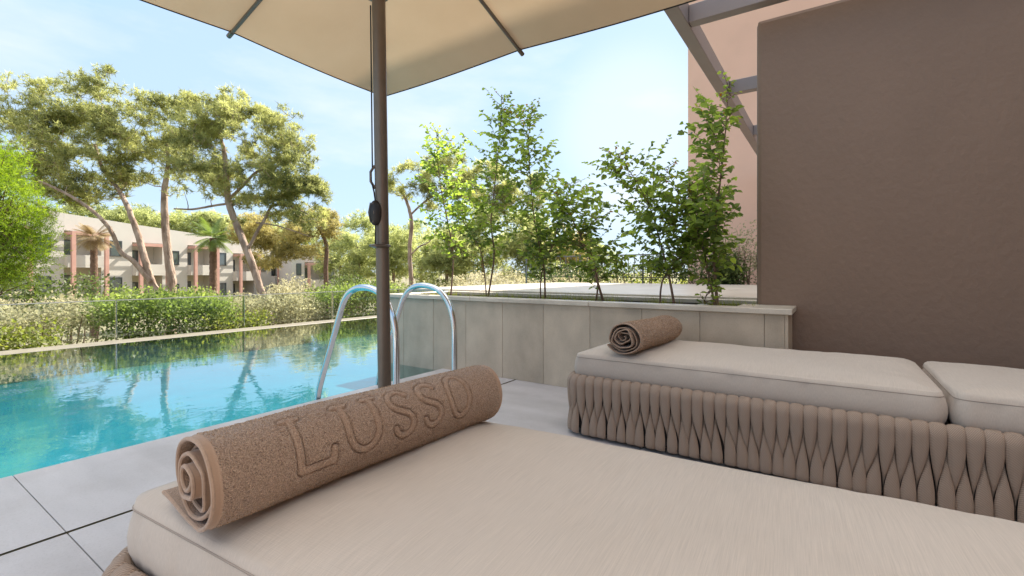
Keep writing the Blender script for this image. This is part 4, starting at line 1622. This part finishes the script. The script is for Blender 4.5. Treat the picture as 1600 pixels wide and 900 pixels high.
def pine(name, label, trunks, d, blobs, nclump, seed, material, bark, group, per_clump=26, per=11, crad=0.42, length=0.15, width=0.011,
         branches=True, dead=0, gate=None):
    rg = np.random.default_rng(seed)
    p0 = pt(trunks[0][0][0], trunks[0][0][1], d)
    base = Vector((p0.x, p0.y, -2.3))
    root = empty(name, base, label, 'tree', group)
    wood = MB()
    nodes, nrad = [], []
    k = d / FOC
    for ti, tr in enumerate(trunks):
        P = []
        Rr = []
        for i, q in enumerate(tr):
            dd = d + (q[3] if len(q) > 3 else 0)
            P.append(pt(q[0], q[1], dd))
            Rr.append(q[2] * k * 0.62)
        if ti == 0:
            P.insert(0, Vector((P[0].x, P[0].y, -2.35)))
            Rr.insert(0, Rr[0] * 1.25)
        cp = curve_pts(P, 6)
        rr = np.interp(np.linspace(0, len(Rr) - 1, len(cp)), range(len(Rr)), Rr)
        jit = [Vector([0.22 * rr[i] * mnoise.noise(Vector((i * 0.7, ti * 5 + a * 9, seed))) for a in range(3)]) for i in range(len(cp))]
        wood.tube([p + j - base for p, j in zip(cp, jit)], list(rr), 12)
        for i, p in enumerate(cp):
            if i > len(cp) * 0.35 or ti > 0:
                nodes.append(np.array(p))
                nrad.append(rr[i])
    nodes = np.array(nodes)
    nrad = np.array(nrad)
    cc = clumps_in(blobs, rg, nclump, gate=gate)
    if branches:
        order = np.argsort(np.linalg.norm(cc - nodes.mean(0), axis=1))
        for ci in order:
            c = cc[ci]
            dist = np.linalg.norm(nodes - c, axis=1) + 0.9 * np.maximum(0, nodes[:, 2] - c[2])
            i = int(np.argmin(dist))
            a = Vector(nodes[i])
            b = Vector(c)
            L = (b - a).length
            if L < 0.15:
                continue
            r_s = min(nrad[i] * 0.6, 0.012 + 0.016 * L)
            side = Vector(rg.normal(0, 0.14, 3)) * L
            mid = a.lerp(b, 0.5) + side + Vector((0, 0, -0.08 * L))
            ns = max(4, int(L / 0.25))
            q = []
            for s in range(ns + 1):
                t = s / ns
                q.append((1 - t) ** 2 * a + 2 * t * (1 - t) * mid + t * t * b + Vector(rg.normal(0, 0.02, 3)))
            rs = [max(0.006, r_s * (1 - 0.75 * s / ns)) for s in range(ns + 1)]
            wood.tube([x - base for x in q], rs, 6)
            nodes = np.concatenate([nodes, np.array([list(x) for x in q[1:]])])
            nrad = np.concatenate([nrad, np.array(rs[1:])])
    wood.build('trunk', bark, root, smooth=True)
    # tufts
    cr_ = crad * (0.6 + 0.7 * rg.random(len(cc)))
    reps = np.maximum(6, (per_clump * (cr_ / crad) ** 2)).astype(int)
    idx = np.repeat(np.arange(len(cc)), reps)
    v = unit(rg.normal(0, 1, (len(idx), 3))) * (rg.random((len(idx), 1)) ** 0.45)
    v[:, 2] = v[:, 2] * 0.62 + 0.10
    tc_ = cc[idx] + v * cr_[idx][:, None]
    tri = needle_tufts(tc_, 0.8 + 0.5 * rg.random(len(tc_)), per, rg, length, width)
    tri = tri - np.array(base)
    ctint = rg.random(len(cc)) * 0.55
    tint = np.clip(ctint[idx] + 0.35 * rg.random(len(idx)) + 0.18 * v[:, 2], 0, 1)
    poly_mesh('crown', tri, 3, material, root, tint=np.repeat(tint, per))
    return root


G1 = 'pines standing beyond the pool'
dA = 17.0
pine('pine_tree', 'large pine whose trunk forks low into three bending limbs before the pale houses',
     [[(266, 474, 12), (268, 440, 10.5), (263, 400, 9), (258, 350, 8.5), (257, 300, 7), (262, 262, 5), (262, 225, 3)],
      [(262, 468, 9, -.1), (240, 448, 9, -.2), (228, 412, 8, -.3), (216, 368, 7, -.3), (200, 325, 6, -.3), (186, 298, 5), (160, 262, 4), (148, 225, 3)],
      [(236, 440, 7, -.3), (208, 408, 5.5, -.5), (188, 393, 5, -.6), (174, 362, 4.5, -.8), (150, 334, 4, -1), (110, 306, 3.3, -1.2), (60, 282, 2.4, -1.4)]],
     dA,
     [blob(60, 165, dA, 78, 42), blob(150, 150, dA, 42, 38), blob(130, 205, dA, 85, 45), blob(45, 235, dA, 60, 50), blob(130, 262, dA, 75, 28), blob(205, 205, dA, 50, 42),
      blob(250, 190, dA, 42, 42), blob(262, 245, dA, 44, 34), blob(165, 118, dA, 16, 14), blob(122, 118, dA, 12, 14), blob(105, 300, dA, 55, 20), blob(10, 150, dA, 40, 32), blob(100, 160, dA, 60, 34), blob(190, 160, dA, 46, 26), blob(215, 232, dA, 40, 30),
      blob(205, 268, dA, 34, 18), blob(70, 315, dA, 60, 26), blob(150, 290, dA, 50, 22), blob(258, 285, dA, 44, 22), blob(20, 270, dA, 50, 40), blob(110, 250, dA, 110, 70), blob(230, 210, dA, 70, 70)],
     1250, 21, M['needle'], M['bark'], G1, per_clump=8, crad=0.26, gate=(1.15, 0.05, 3))
dB = 13.5
pine('pine_tree', 'leaning pine with one slanting trunk and a domed crown, standing right at the hedge',
     [[(428, 520, 10), (420, 492, 9), (408, 455, 9), (393, 410, 9), (374, 362, 8.5), (358, 318, 8), (353, 270, 6.5), (350, 235, 5), (343, 212, 3)],
      [(386, 392, 4), (402, 362, 4), (414, 342, 3.6), (426, 322, 3.2), (452, 322, 2.6), (480, 334, 2)],
      [(356, 318, 3), (330, 322, 2.8), (300, 327, 2.5), (272, 326, 1.6)],
      [(400, 348, 2), (430, 352, 1.8), (462, 362, 1.4), (490, 372, 1)],
      [(357, 312, 4), (380, 290, 3.6), (402, 268, 3), (430, 262, 2)]],
     dB,
     [blob(330, 180, dB, 52, 34), blob(385, 200, dB, 58, 38), blob(318, 232, dB, 44, 46), blob(420, 238, dB, 55, 38), blob(462, 272, dB, 40, 36), blob(395, 278, dB, 52, 24),
      blob(470, 310, dB, 38, 26), blob(292, 165, dB, 24, 22), blob(300, 270, dB, 26, 26), blob(365, 330, dB, 22, 22), blob(335, 285, dB, 40, 22), blob(495, 300, dB, 18, 24), blob(440, 330, dB, 40, 18), blob(420, 300, dB, 66, 26), blob(310, 280, dB, 46, 24), blob(480, 340, dB, 34, 24), blob(365, 165, dB, 50, 22), blob(390, 240, dB, 105, 80), blob(470, 320, dB, 50, 40)],
     1000, 22, M['needle'], M['bark'], G1, per_clump=8, crad=0.19, gate=(1.6, 0.05, 8), length=0.12, width=0.009)
dC = 30.0
pine('pine_tree', 'golden brown leafed pine low behind the domed pine, on a dark straight trunk',
     [[(510, 462, 6), (509, 420, 5.6), (510, 385, 5), (500, 360, 3.5), (485, 345, 2.5)]],
     dC, [blob(480, 352, dC, 48, 26), blob(440, 372, dC, 42, 26), blob(520, 350, dC, 22, 22), blob(415, 400, dC, 34, 20), blob(400, 360, dC, 36, 26), blob(478, 392, dC, 34, 16)],
     120, 23, M['needle_gold'], M['bark_dark'], G1, per_clump=26, crad=0.62, length=0.24, width=0.018)
dE = 23.0
pine('pine_tree', 'thin grey green pine with a bare pinkish trunk just right of the parasol pole',
     [[(643, 470, 6.5), (642, 430, 5.5), (640, 390, 5), (643, 350, 4.8), (638, 322, 4), (628, 300, 3)],
      [(640, 400, 2), (656, 385, 2), (670, 378, 1.5), (690, 352, 1.2)],
      [(642, 335, 2.5), (668, 312, 2.2), (700, 296, 1.6), (735, 288, 1.2)]],
     dE, [blob(640, 285, dE, 40, 28), blob(700, 268, dE, 44, 30), blob(748, 285, dE, 50, 34), blob(820, 300, dE, 40, 30), blob(700, 315, dE, 40, 16), blob(790, 310, dE, 30, 24)],
     420, 24, M['needle'], M['bark'], G1, per_clump=7, crad=0.28, gate=(1.0, 0.02, 5), length=0.2, width=0.014)
G2 = 'trees of the wood behind the houses'
far = [
    (530, 388, 44, 36, 44, 34, 'green tree just right of the far small house, left of the pole', 'needle_far', 38),
    (655, 392, 42, 40, 50, 36, 'soft green tree behind the bare pinkish pine trunk', 'needle_far', 39),
    (590, 395, 46, 40, 44, 34, 'mid green tree behind the parasol pole, furthest of its neighbours', 'needle_far', 40),
    (560, 384, 40, 42, 50, 40, 'round green tree left of the parasol pole, right of the houses', 'needle_far', 31),
    (612, 392, 38, 40, 46, 38, 'green tree directly behind the parasol pole', 'needle_far', 32),
    (695, 395, 30, 42, 42, 34, 'pale olive tree behind the leftmost planter shrub', 'needle_far', 33),
    (752, 372, 32, 44, 60, 40, 'broad olive tree behind the second planter shrub', 'needle_far', 34),
    (820, 382, 30, 46, 54, 40, 'olive tree behind the middle of the planter', 'needle_far', 35),
    (880, 392, 33, 40, 44, 34, 'pale tree behind the left leaning shrub', 'needle_gold', 36),
    (925, 405, 36, 30, 30, 26, 'low tree at the right end of the far wood, under the bright sky', 'needle_far', 37),
]
for (px, py, d, rx, ry, nc, lab, mk, sd) in far:
    pine('pine_tree', lab, [[(px, 470, 4.5), (px + 3, 430, 4), (px - 2, py, 2.5)]], d,
         [blob(px, py, d, rx, ry * 0.8), blob(px - rx * 0.5, py + 14, d, rx * 0.6, ry * 0.6), blob(px + rx * 0.5, py + 10, d, rx * 0.6, ry * 0.6), blob(px, py - ry * 0.45, d, rx * 0.55, ry * 0.5), blob(px, py + 35, d, rx * 0.9, 26)],
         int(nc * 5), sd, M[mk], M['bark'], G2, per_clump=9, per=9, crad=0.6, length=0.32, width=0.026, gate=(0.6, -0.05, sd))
back = [(60, 350, 78, 60, 'mid green treetops behind the roof at its far left end', 41), (150, 345, 80, 56, 'olive treetop behind the roof, left of the forked pine', 42),
        (228, 348, 82, 54, 'olive treetop behind the roof, seen between the limbs of the forked pine', 43), (300, 352, 85, 52, 'treetop behind the roof between the two big pines', 44),
        (375, 362, 88, 50, 'treetop behind the roof at the slanting pine trunk', 45), (450, 372, 80, 50, 'treetop beyond the lower end of the row houses', 46)]
for (px, py, d, rx, lab, sd) in back:
    pine('pine_tree', lab, [[(px, 460, 3), (px, 400, 2.5)]], d, [blob(px, py + 8, d, rx, 26), blob(px - 20, py - 2, d, rx * 0.5, 20), blob(px + 22, py, d, rx * 0.5, 20), blob(px, py + 45, d, rx, 40)],
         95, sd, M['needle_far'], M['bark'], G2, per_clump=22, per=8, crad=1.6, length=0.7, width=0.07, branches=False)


def leafy_mass(name, label, cat, group, centre_fn, n, material, seed, size, base, trunk=True, kind=None, clump=0.25, per=14):
    """hedge or bush: small leaves clumped through a volume; centre_fn(rng, n) gives clump centres"""
    rg = np.random.default_rng(seed)
    cc = centre_fn(rg, n)
    idx = np.repeat(np.arange(len(cc)), per)
    v = unit(rg.normal(0, 1, (len(idx), 3))) * (rg.random((len(idx), 1)) ** 0.5) * clump
    p = cc[idx] + v
    d = unit(rg.normal(0, 1, (len(idx), 3)) + unit(v) * 0.8 + np.array([0, 0, 0.2]))
    nr = unit(rg.normal(0, 0.6, (len(idx), 3)) + np.array([0, 0, 1]))
    L = size * (0.6 + 0.7 * rg.random(len(idx)))
    s = unit(np.cross(d, nr)) * (L * 0.33)[:, None]
    q = np.stack([p, p + d * (L * 0.45)[:, None] + s, p + d * L[:, None], p + d * (L * 0.45)[:, None] - s], 1)
    tint = np.clip(rg.random(len(cc))[idx] * 0.55 + 0.4 * rg.random(len(idx)), 0, 1)
    root = empty(name, base, label, cat, group)
    poly_mesh('foliage', q.reshape(-1, 3) - np.array(base), 4, material, root, tint=tint)
    if trunk:
        wd = MB()
        bz = base[2]
        rs = np.random.default_rng(seed + 1)
        pick = rs.choice(len(cc), min(len(cc), 26), replace=False)
        for i in pick:
            c = cc[i]
            a = Vector((base[0] + (c[0] - base[0]) * 0.8, base[1] + (c[1] - base[1]) * 0.8, bz))
            b = Vector(c)
            wd.tube([a - Vector(base), a.lerp(b, 0.5) + Vector(rs.normal(0, 0.05, 3)) - Vector(base), b - Vector(base)], [0.03, 0.018, 0.006], 5)
        wd.build('stem', M['bark_dark'], root, smooth=True)
    return root


def hedge_box(x0, x1, y0, y1, z0, z1, rough=0.12):
    def fn(rg, n):
        u = rg.random((n, 3))
        face = rg.random(n)
        u[face < 0.45, 2] = 0.92 + 0.08 * rg.random((face < 0.45).sum())
        m = (face >= 0.45) & (face < 0.9)
        u[m, 0] = 0.9 + 0.1 * rg.random(m.sum())
        p = np.stack([x0 + (x1 - x0) * u[:, 0], y0 + (y1 - y0) * u[:, 1], z0 + (z1 - z0) * u[:, 2]], 1)
        bump = np.array([mnoise.noise(Vector((a * 1.4, b * 1.4, 2))) for a, b in p[:, :2]])
        p[:, 2] += bump * rough * 1.6 * u[:, 2]
        p[:, 0] += np.array([mnoise.noise(Vector((b * 1.7, c * 2.2, 8))) for b, c in p[:, 1:]]) * rough
        return p
    return fn


GH = 'planting outside the glass balustrade'
leafy_mass('hedge', 'straw coloured dry hedge outside the balustrade at the left edge', 'hedge', GH, hedge_box(-11.6, -10.2, -1.5, 2.75, -1.6, 0.38, 0.3), 1500, M['straw'], 51, 0.055, (-10.9, 0.6, -2.3))
leafy_mass('low_shrub', 'lime green low shrub in front of the straw coloured hedge', 'shrub', GH, hedge_box(-10.25, -9.72, -1.2, 2.1, -1.4, 0.12, 0.25), 700, M['lime'], 52, 0.06, (-10.0, 0.5, -2.3))
leafy_mass('hedge', 'dense dark green ivy hedge below the forked pine', 'hedge', GH, hedge_box(-11.3, -9.95, 2.7, 4.75, -1.6, 0.47, 0.12), 1500, M['ivy'], 53, 0.06, (-10.6, 3.7, -2.3))
leafy_mass('hedge', 'pale olive hedge around the foot of the leaning pine', 'hedge', GH, hedge_box(-11.6, -10.1, 4.8, 7.0, -1.6, 0.36, 0.3), 1200, M['straw'], 54, 0.06, (-10.8, 5.9, -2.3))
leafy_mass('low_shrub', 'small lime green shrub left of the leaning pine trunk', 'shrub', GH, hedge_box(-10.1, -9.72, 4.2, 5.3, -1.2, 0.02, 0.15), 260, M['lime'], 55, 0.055, (-9.95, 4.8, -2.3))
leafy_mass('hedge', 'clipped green hedge behind the steel ladder', 'hedge', GH, hedge_box(-11.3, -10.0, 7.0, 9.6, -1.6, 0.55, 0.10), 1100, M['ivy'], 56, 0.065, (-10.6, 8.2, -2.3))
leafy_mass('hedge', 'olive hedge along the balustrade beyond the planter', 'hedge', GH, hedge_box(-11.6, -10.0, 9.7, 15.5, -1.6, 0.40, 0.2), 1300, M['straw'], 57, 0.07, (-10.7, 12.5, -2.3))


def bush_fn(c, rx, ry, rz):
    def fn(rg, n):
        v = unit(rg.normal(0, 1, (n, 3))) * (rg.random((n, 1)) ** 0.4)
        return np.array(c) + v * np.array([rx, ry, rz])
    return fn


p = pt(60, 452, 13)
leafy_mass('bush', 'dark bush under the bright green feathery tree', 'bush', GH, bush_fn((p.x, p.y, 0.2), 2.0, 2.0, 0.85), 420, M['dusky'], 58, 0.09, (p.x, p.y, -2.3))
p = pt(460, 445, 15)
leafy_mass('bush', 'pale round bush between the leaning pine and the far small house', 'bush', GH, bush_fn((p.x, p.y, 0.1), 0.8, 0.8, 0.75), 240, M['straw'], 59, 0.08, (p.x, p.y, -2.3))
p = pt(547, 440, 28)
leafy_mass('bush', 'dark green bush right of the far small house', 'bush', GH, bush_fn((p.x, p.y, -0.2), 1.5, 1.3, 1.1), 300, M['dusky'], 60, 0.12, (p.x, p.y, -2.3))
GN = 'planting of the neighbouring terrace'
leafy_mass('hedge', 'loose low hedge behind the broad stone ledge', 'hedge', GN, hedge_box(-6.2, -1.5, 9.86, 10.12, 0.75, 1.12, 0.25), 620, M['dusky'], 61, 0.055, (-3.6, 10.0, 0.0), clump=0.2)
p = pt_y(1165, 425, 9.2)
leafy_mass('bush', 'thin reddish leafed bush between the salmon building and the brown wall', 'bush', GN, bush_fn((p.x, 10.3, 1.35), 0.8, 0.4, 0.75), 260, M['straw'], 62, 0.05, (p.x, 10.3, 0.0), clump=0.22, per=10)
p = pt(900, 430, 22)
leafy_mass('bush', 'pale bushes beyond the balustrade below the bright sky', 'bush', GN, bush_fn((p.x, p.y, 0.2), 3.0, 1.5, 1.0), 500, M['straw'], 63, 0.11, (p.x, p.y, -2.3))
p = pt(780, 440, 22)
leafy_mass('bush', 'dry bush beyond the balustrade behind the second shrub', 'bush', GN, bush_fn((p.x, p.y, 0.0), 3.4, 1.5, 1.1), 560, M['straw'], 64, 0.11, (p.x, p.y, -2.3))
p = pt(1010, 430, 24)
leafy_mass('bush', 'low far shrubs seen behind the iron railing', 'bush', GN, bush_fn((p.x, p.y, 0.3), 3.2, 1.2, 0.9), 420, M['lime'], 65, 0.11, (p.x, p.y, -2.3))


# bright feathery tree at the left edge
def feathery():
    rg = np.random.default_rng(71)
    d = 10.0
    base0 = pt(-40, 470, d)
    base = Vector((base0.x, base0.y, -2.3))
    root = empty('feathery_tree', base, 'bright lime green feathery tree at the left edge of the view', 'tree', 'trees nearest the pool')
    blobs = [blob(-30, 300, d, 55, 70), blob(20, 330, d, 48, 58), blob(10, 400, d, 58, 50), blob(-50, 380, d, 60, 70), blob(40, 380, d, 30, 40), blob(0, 250, d, 28, 30)]
    cc = clumps_in(blobs, rg, 340)
    wood = MB()
    top = pt(-25, 300, d)
    wood.tube([Vector((0, 0, -0.05)), Vector((0.1, 0, 2)), top - base], [0.16, 0.12, 0.04], 10)
    tb = Vector((0.1, 0, 2)) + base
    for c in cc[:150]:
        a = tb.lerp(top, rg.random())
        b = Vector(c)
        wood.tube([a - base, a.lerp(b, 0.5) + Vector((0, 0, 0.1)) - base, b - base], [0.025, 0.015, 0.005], 5)
    wood.build('trunk', M['bark_dark'], root, smooth=True)
    # drooping sprays: each spray a line of short fine leaflets
    idx = np.repeat(np.arange(len(cc)), 20)
    outw = unit(cc - np.array(tb))[idx]
    d0 = unit(outw * 0.7 + rg.normal(0, 0.7, (len(idx), 3)) + np.array([0, 0, 0.25]))
    start = cc[idx] + rg.normal(0, 0.13, (len(idx), 3))
    L = 0.16 + 0.20 * rg.random(len(idx))
    tris = []
    tint = []
    ct = rg.random(len(cc))[idx]
    for k in range(9):
        t = (k + 0.5) / 9
        c = start + d0 * (L * t)[:, None] + np.array([0, 0, -1]) * (L * t * t * 0.35)[:, None]
        dd = unit(d0 * 0.8 + rg.normal(0, 0.6, (len(idx), 3)))
        s = unit(np.cross(dd, rg.normal(0, 1, (len(idx), 3)))) * 0.006
        ll = (0.045 + 0.035 * rg.random(len(idx)))[:, None]
        tris.append(np.stack([c - s, c + s, c + dd * ll], 1))
        tint.append(np.clip(ct * 0.5 + 0.5 * rg.random(len(idx)), 0, 1))
    tri = np.concatenate(tris).reshape(-1, 3) - np.array(base)
    poly_mesh('crown', tri, 3, M['feather'], root, tint=np.concatenate(tint))


feathery()


def palm(px, py_base, py_crown, d, r, label, material, nf, L, seed, droop=0.8):
    rg = random.Random(seed)
    b0 = pt(px, py_base, d)
    base = Vector((b0.x, b0.y, -2.3))
    root = empty('palm_tree', base, label, 'palm tree', 'palms in front of the row houses')
    top = pt(px, py_crown, d) - base
    pts, rs = [], []
    for k in range(30):
        t = k / 29
        pts.append(Vector((0.03 * math.sin(t * 5), 0, top.z * t)))
        rs.append(r * (1.15 - 0.25 * t) * (1 + 0.10 * (k % 2)))
    MB().tube(pts, rs, 12).build('trunk', M['bark_dark'], root, smooth=True)
    q, tint = [], []
    for f in range(nf):
        az = 2 * math.pi * f / nf * 2.618 + rg.random()
        el = R(rg.uniform(-25, 75))
        dr = Vector((math.cos(az) * math.cos(el), math.sin(az) * math.cos(el), math.sin(el)))
        p = Vector(pts[-1])
        n = 12
        tt_ = rg.random()
        for s in range(n):
            nxt = p + dr * (L / n)
            dr = (dr + Vector((0, 0, -droop / n))).normalized()
            sd = dr.cross(Vector((0, 0, 1)))
            sd = sd.normalized() if sd.length > 0.05 else Vector((1, 0, 0))
            if s >= 3:
                for sg in (-1, 1):
                    for e_ in range(3):
                        pp = p.lerp(nxt, e_ / 3)
                        ll = L * 0.42 * math.sin(math.pi * (s / n * 0.8 + 0.15)) * rg.uniform(0.8, 1.1)
                        tip = pp + (sd * sg * 0.85 + dr * 0.6 + Vector((0, 0, -0.25))).normalized() * ll
                        w = dr * 0.022 * L
                        q += [pp - w * 0.6, pp + w * 0.6, tip]
                        tint.append(min(1, tt_ * 0.6 + rg.random() * 0.4))
            else:
                w = sd * 0.02
                q += [p - w, p + w, nxt]
                tint.append(0.3)
            p = nxt
    poly_mesh('crown', np.array([list(v) for v in q]), 3, material, root, tint=tint)


palm(333, 462, 372, 30, 0.20, 'green fan of a palm on a brown trunk in front of the third house portal', M['palm'], 34, 1.5, 81)
palm(147, 480, 372, 24, 0.15, 'palm with brown withered crown in front of the first house portal', M['palm_dry'], 40, 0.95, 82, droop=0.9)


# ------------------------------------------------------------------ row houses
def row_house(i, x0, w, z_roof_a, z_roof_b, zp, frame, label, portal_w=None, mirror=False):
    """one house of the terrace; local x along the row, y out of the facade"""
    o, DX, NY = frame
    loc = o + DX * x0
    root = empty('row_house', (loc.x, loc.y, -2.3), label, 'house', 'cream row houses beyond the pines', math.atan2(DX.y, DX.x))
    H0 = z_roof_a + 2.3
    H1 = z_roof_b + 2.3
    lw = portal_w or w * 0.5                    # loggia width
    ztop = zp + 2.3                             # top of the portal frame
    dpt = 7.0
    # note: local +y points away from the viewer, the facade is at y = 0
    sgn = 1
    wall = MB()
    xa = lw
    # solid bay with sloping parapet
    def prism(xa_, xb_, ya_, yb_, za_, zta, ztb):
        vs = [(xa_, ya_, za_), (xb_, ya_, za_), (xb_, yb_, za_), (xa_, yb_, za_), (xa_, ya_, zta), (xb_, ya_, ztb), (xb_, yb_, ztb), (xa_, yb_, zta)]
        wall.add(vs, [(0, 3, 2, 1), (4, 5, 6, 7), (0, 1, 5, 4), (1, 2, 6, 5), (2, 3, 7, 6), (3, 0, 4, 7)])
    zr = lambda x: H0 + (H1 - H0) * x / w
    prism(lw, w, 0, dpt, 0, zr(lw), zr(w))
    prism(0, lw - 0.002, 0, dpt, ztop + 0.10, zr(0), zr(lw))
    prism(0, lw - 0.002, 1.3, dpt, 0, ztop + 0.098, ztop + 0.098)
    wall.build('wall', M['house'], root)
    # loggia floor, balustrade
    zf = ztop - 2.75
    MB().box(0.0, lw - 0.01, -0.55, 1.298, zf, zf + 0.18).box(0.0, lw - 0.01, -0.55, -0.43, zf + 0.182, zf + 0.95, 0.01).box(0.0, 0.08, -0.42, 1.29, zf + 0.182, zf + 0.95).build('balcony', M['house'], root)
    # portal
    pm = MB()
    pr = 0.26
    for xx in (0.0, lw - pr):
        pm.box(xx, xx + pr, -1.1, -0.90, 0, ztop, 0.01)
    pm.box(pr + 0.002, lw - pr - 0.002, -1.1, -0.90, ztop - pr, ztop, 0.01)
    for xx in (0.02, lw - pr - 0.02):
        pm.box(xx, xx + 0.2, -0.898, -0.002, ztop - pr + 0.02, ztop - 0.02, 0.01)
    for k in range(4):
        pm.box(pr + 0.004, lw - pr - 0.024, -0.75 + 0.2 * k, -0.68 + 0.2 * k, ztop - 0.14, ztop - 0.05)
    pm.build('portal_frame', M['portal'], root)

    def window(xc, zb, ww, hh_, y):
        fr = MB()
        t = 0.07
        fr.box(xc - ww / 2, xc + ww / 2, y - 0.06, y + 0.03, zb, zb + t).box(xc - ww / 2, xc + ww / 2, y - 0.06, y + 0.03, zb + hh_ - t, zb + hh_)
        fr.box(xc - ww / 2, xc - ww / 2 + t, y - 0.058, y + 0.03, zb + t, zb + hh_ - t).box(xc + ww / 2 - t, xc + ww / 2, y - 0.058, y + 0.03, zb + t, zb + hh_ - t)
        f = fr.build('window', M['frame_dark'], root)
        MB().box(xc - ww / 2 + t, xc + ww / 2 - t, y - 0.02, y + 0.02, zb + t, zb + hh_ - t).build('pane', M['pane'], f)
    for zb in (zf + 0.95, zf - 2.1):
        window(lw + (w - lw) * 0.46, zb, 0.85, 1.3, 0)
    for zb in (zf + 0.2, zf - 2.6 if zf - 2.6 > 0 else 0.1):
        window(lw * 0.28, zb, 0.9, 2.0, 1.3)
    return root


o0 = pt(100, 425, 36)
o0.z = 0
D2 = (Vector((RX, RY, 0)) * 0.392 + Vector((FX, FY, 0)) * 0.92).normalized()
frame = (o0, D2, None)
W_ = 4.6
lw_ = W_ * 0.52
roofs = [6.1, 5.55, 5.15, 4.8, 4.3, 3.75, 3.2]
port = [4.3, 4.15, 3.5, 3.5, 2.9, 2.4]
labs = ['cream row house half hidden by the feathery tree, far left end of the row', 'cream row house behind the withered palm, first portal from the left in full view',
        'cream row house directly behind the forked pine, second portal from the left', 'cream row house whose portal stands beside the green palm',
        'cream row house crossed by the slanting trunk of the leaning pine', 'last cream row house, lowest roof, mostly behind pine foliage']
for i in range(6):
    row_house(i, (i - 1) * W_, W_ - 0.004, roofs[i], roofs[i + 1], port[i], frame, labs[i], lw_)
o1 = pt(476, 425, 50)
o1.z = 0
D3 = (Vector((RX, RY, 0)) * 0.75 + Vector((FX, FY, 0)) * 0.66).normalized()
row_house(9, 0, 3.4, 3.0, 2.75, 2.0, (o1, D3, None), 'small separate cream house with pink portal, left of the parasol pole', 2.1)
wl_ = MB().box(-1.3, -0.003, 0, 6, 0, 5.35)
hb = empty('house_annex', (o1.x, o1.y, -2.3), 'grey cream wing with one narrow window joining the small separate house', 'house', None, math.atan2(D3.y, D3.x))
wl_.build('wall', M['house'], hb)
wf = MB().box(-0.85, -0.35, -0.05, 0.02, 3.0, 4.25).build('window', M['frame_dark'], hb)
MB().box(-0.79, -0.41, -0.06, -0.051, 3.06, 4.19).build('pane', M['pane'], wf)

print('leaves', nleaves)
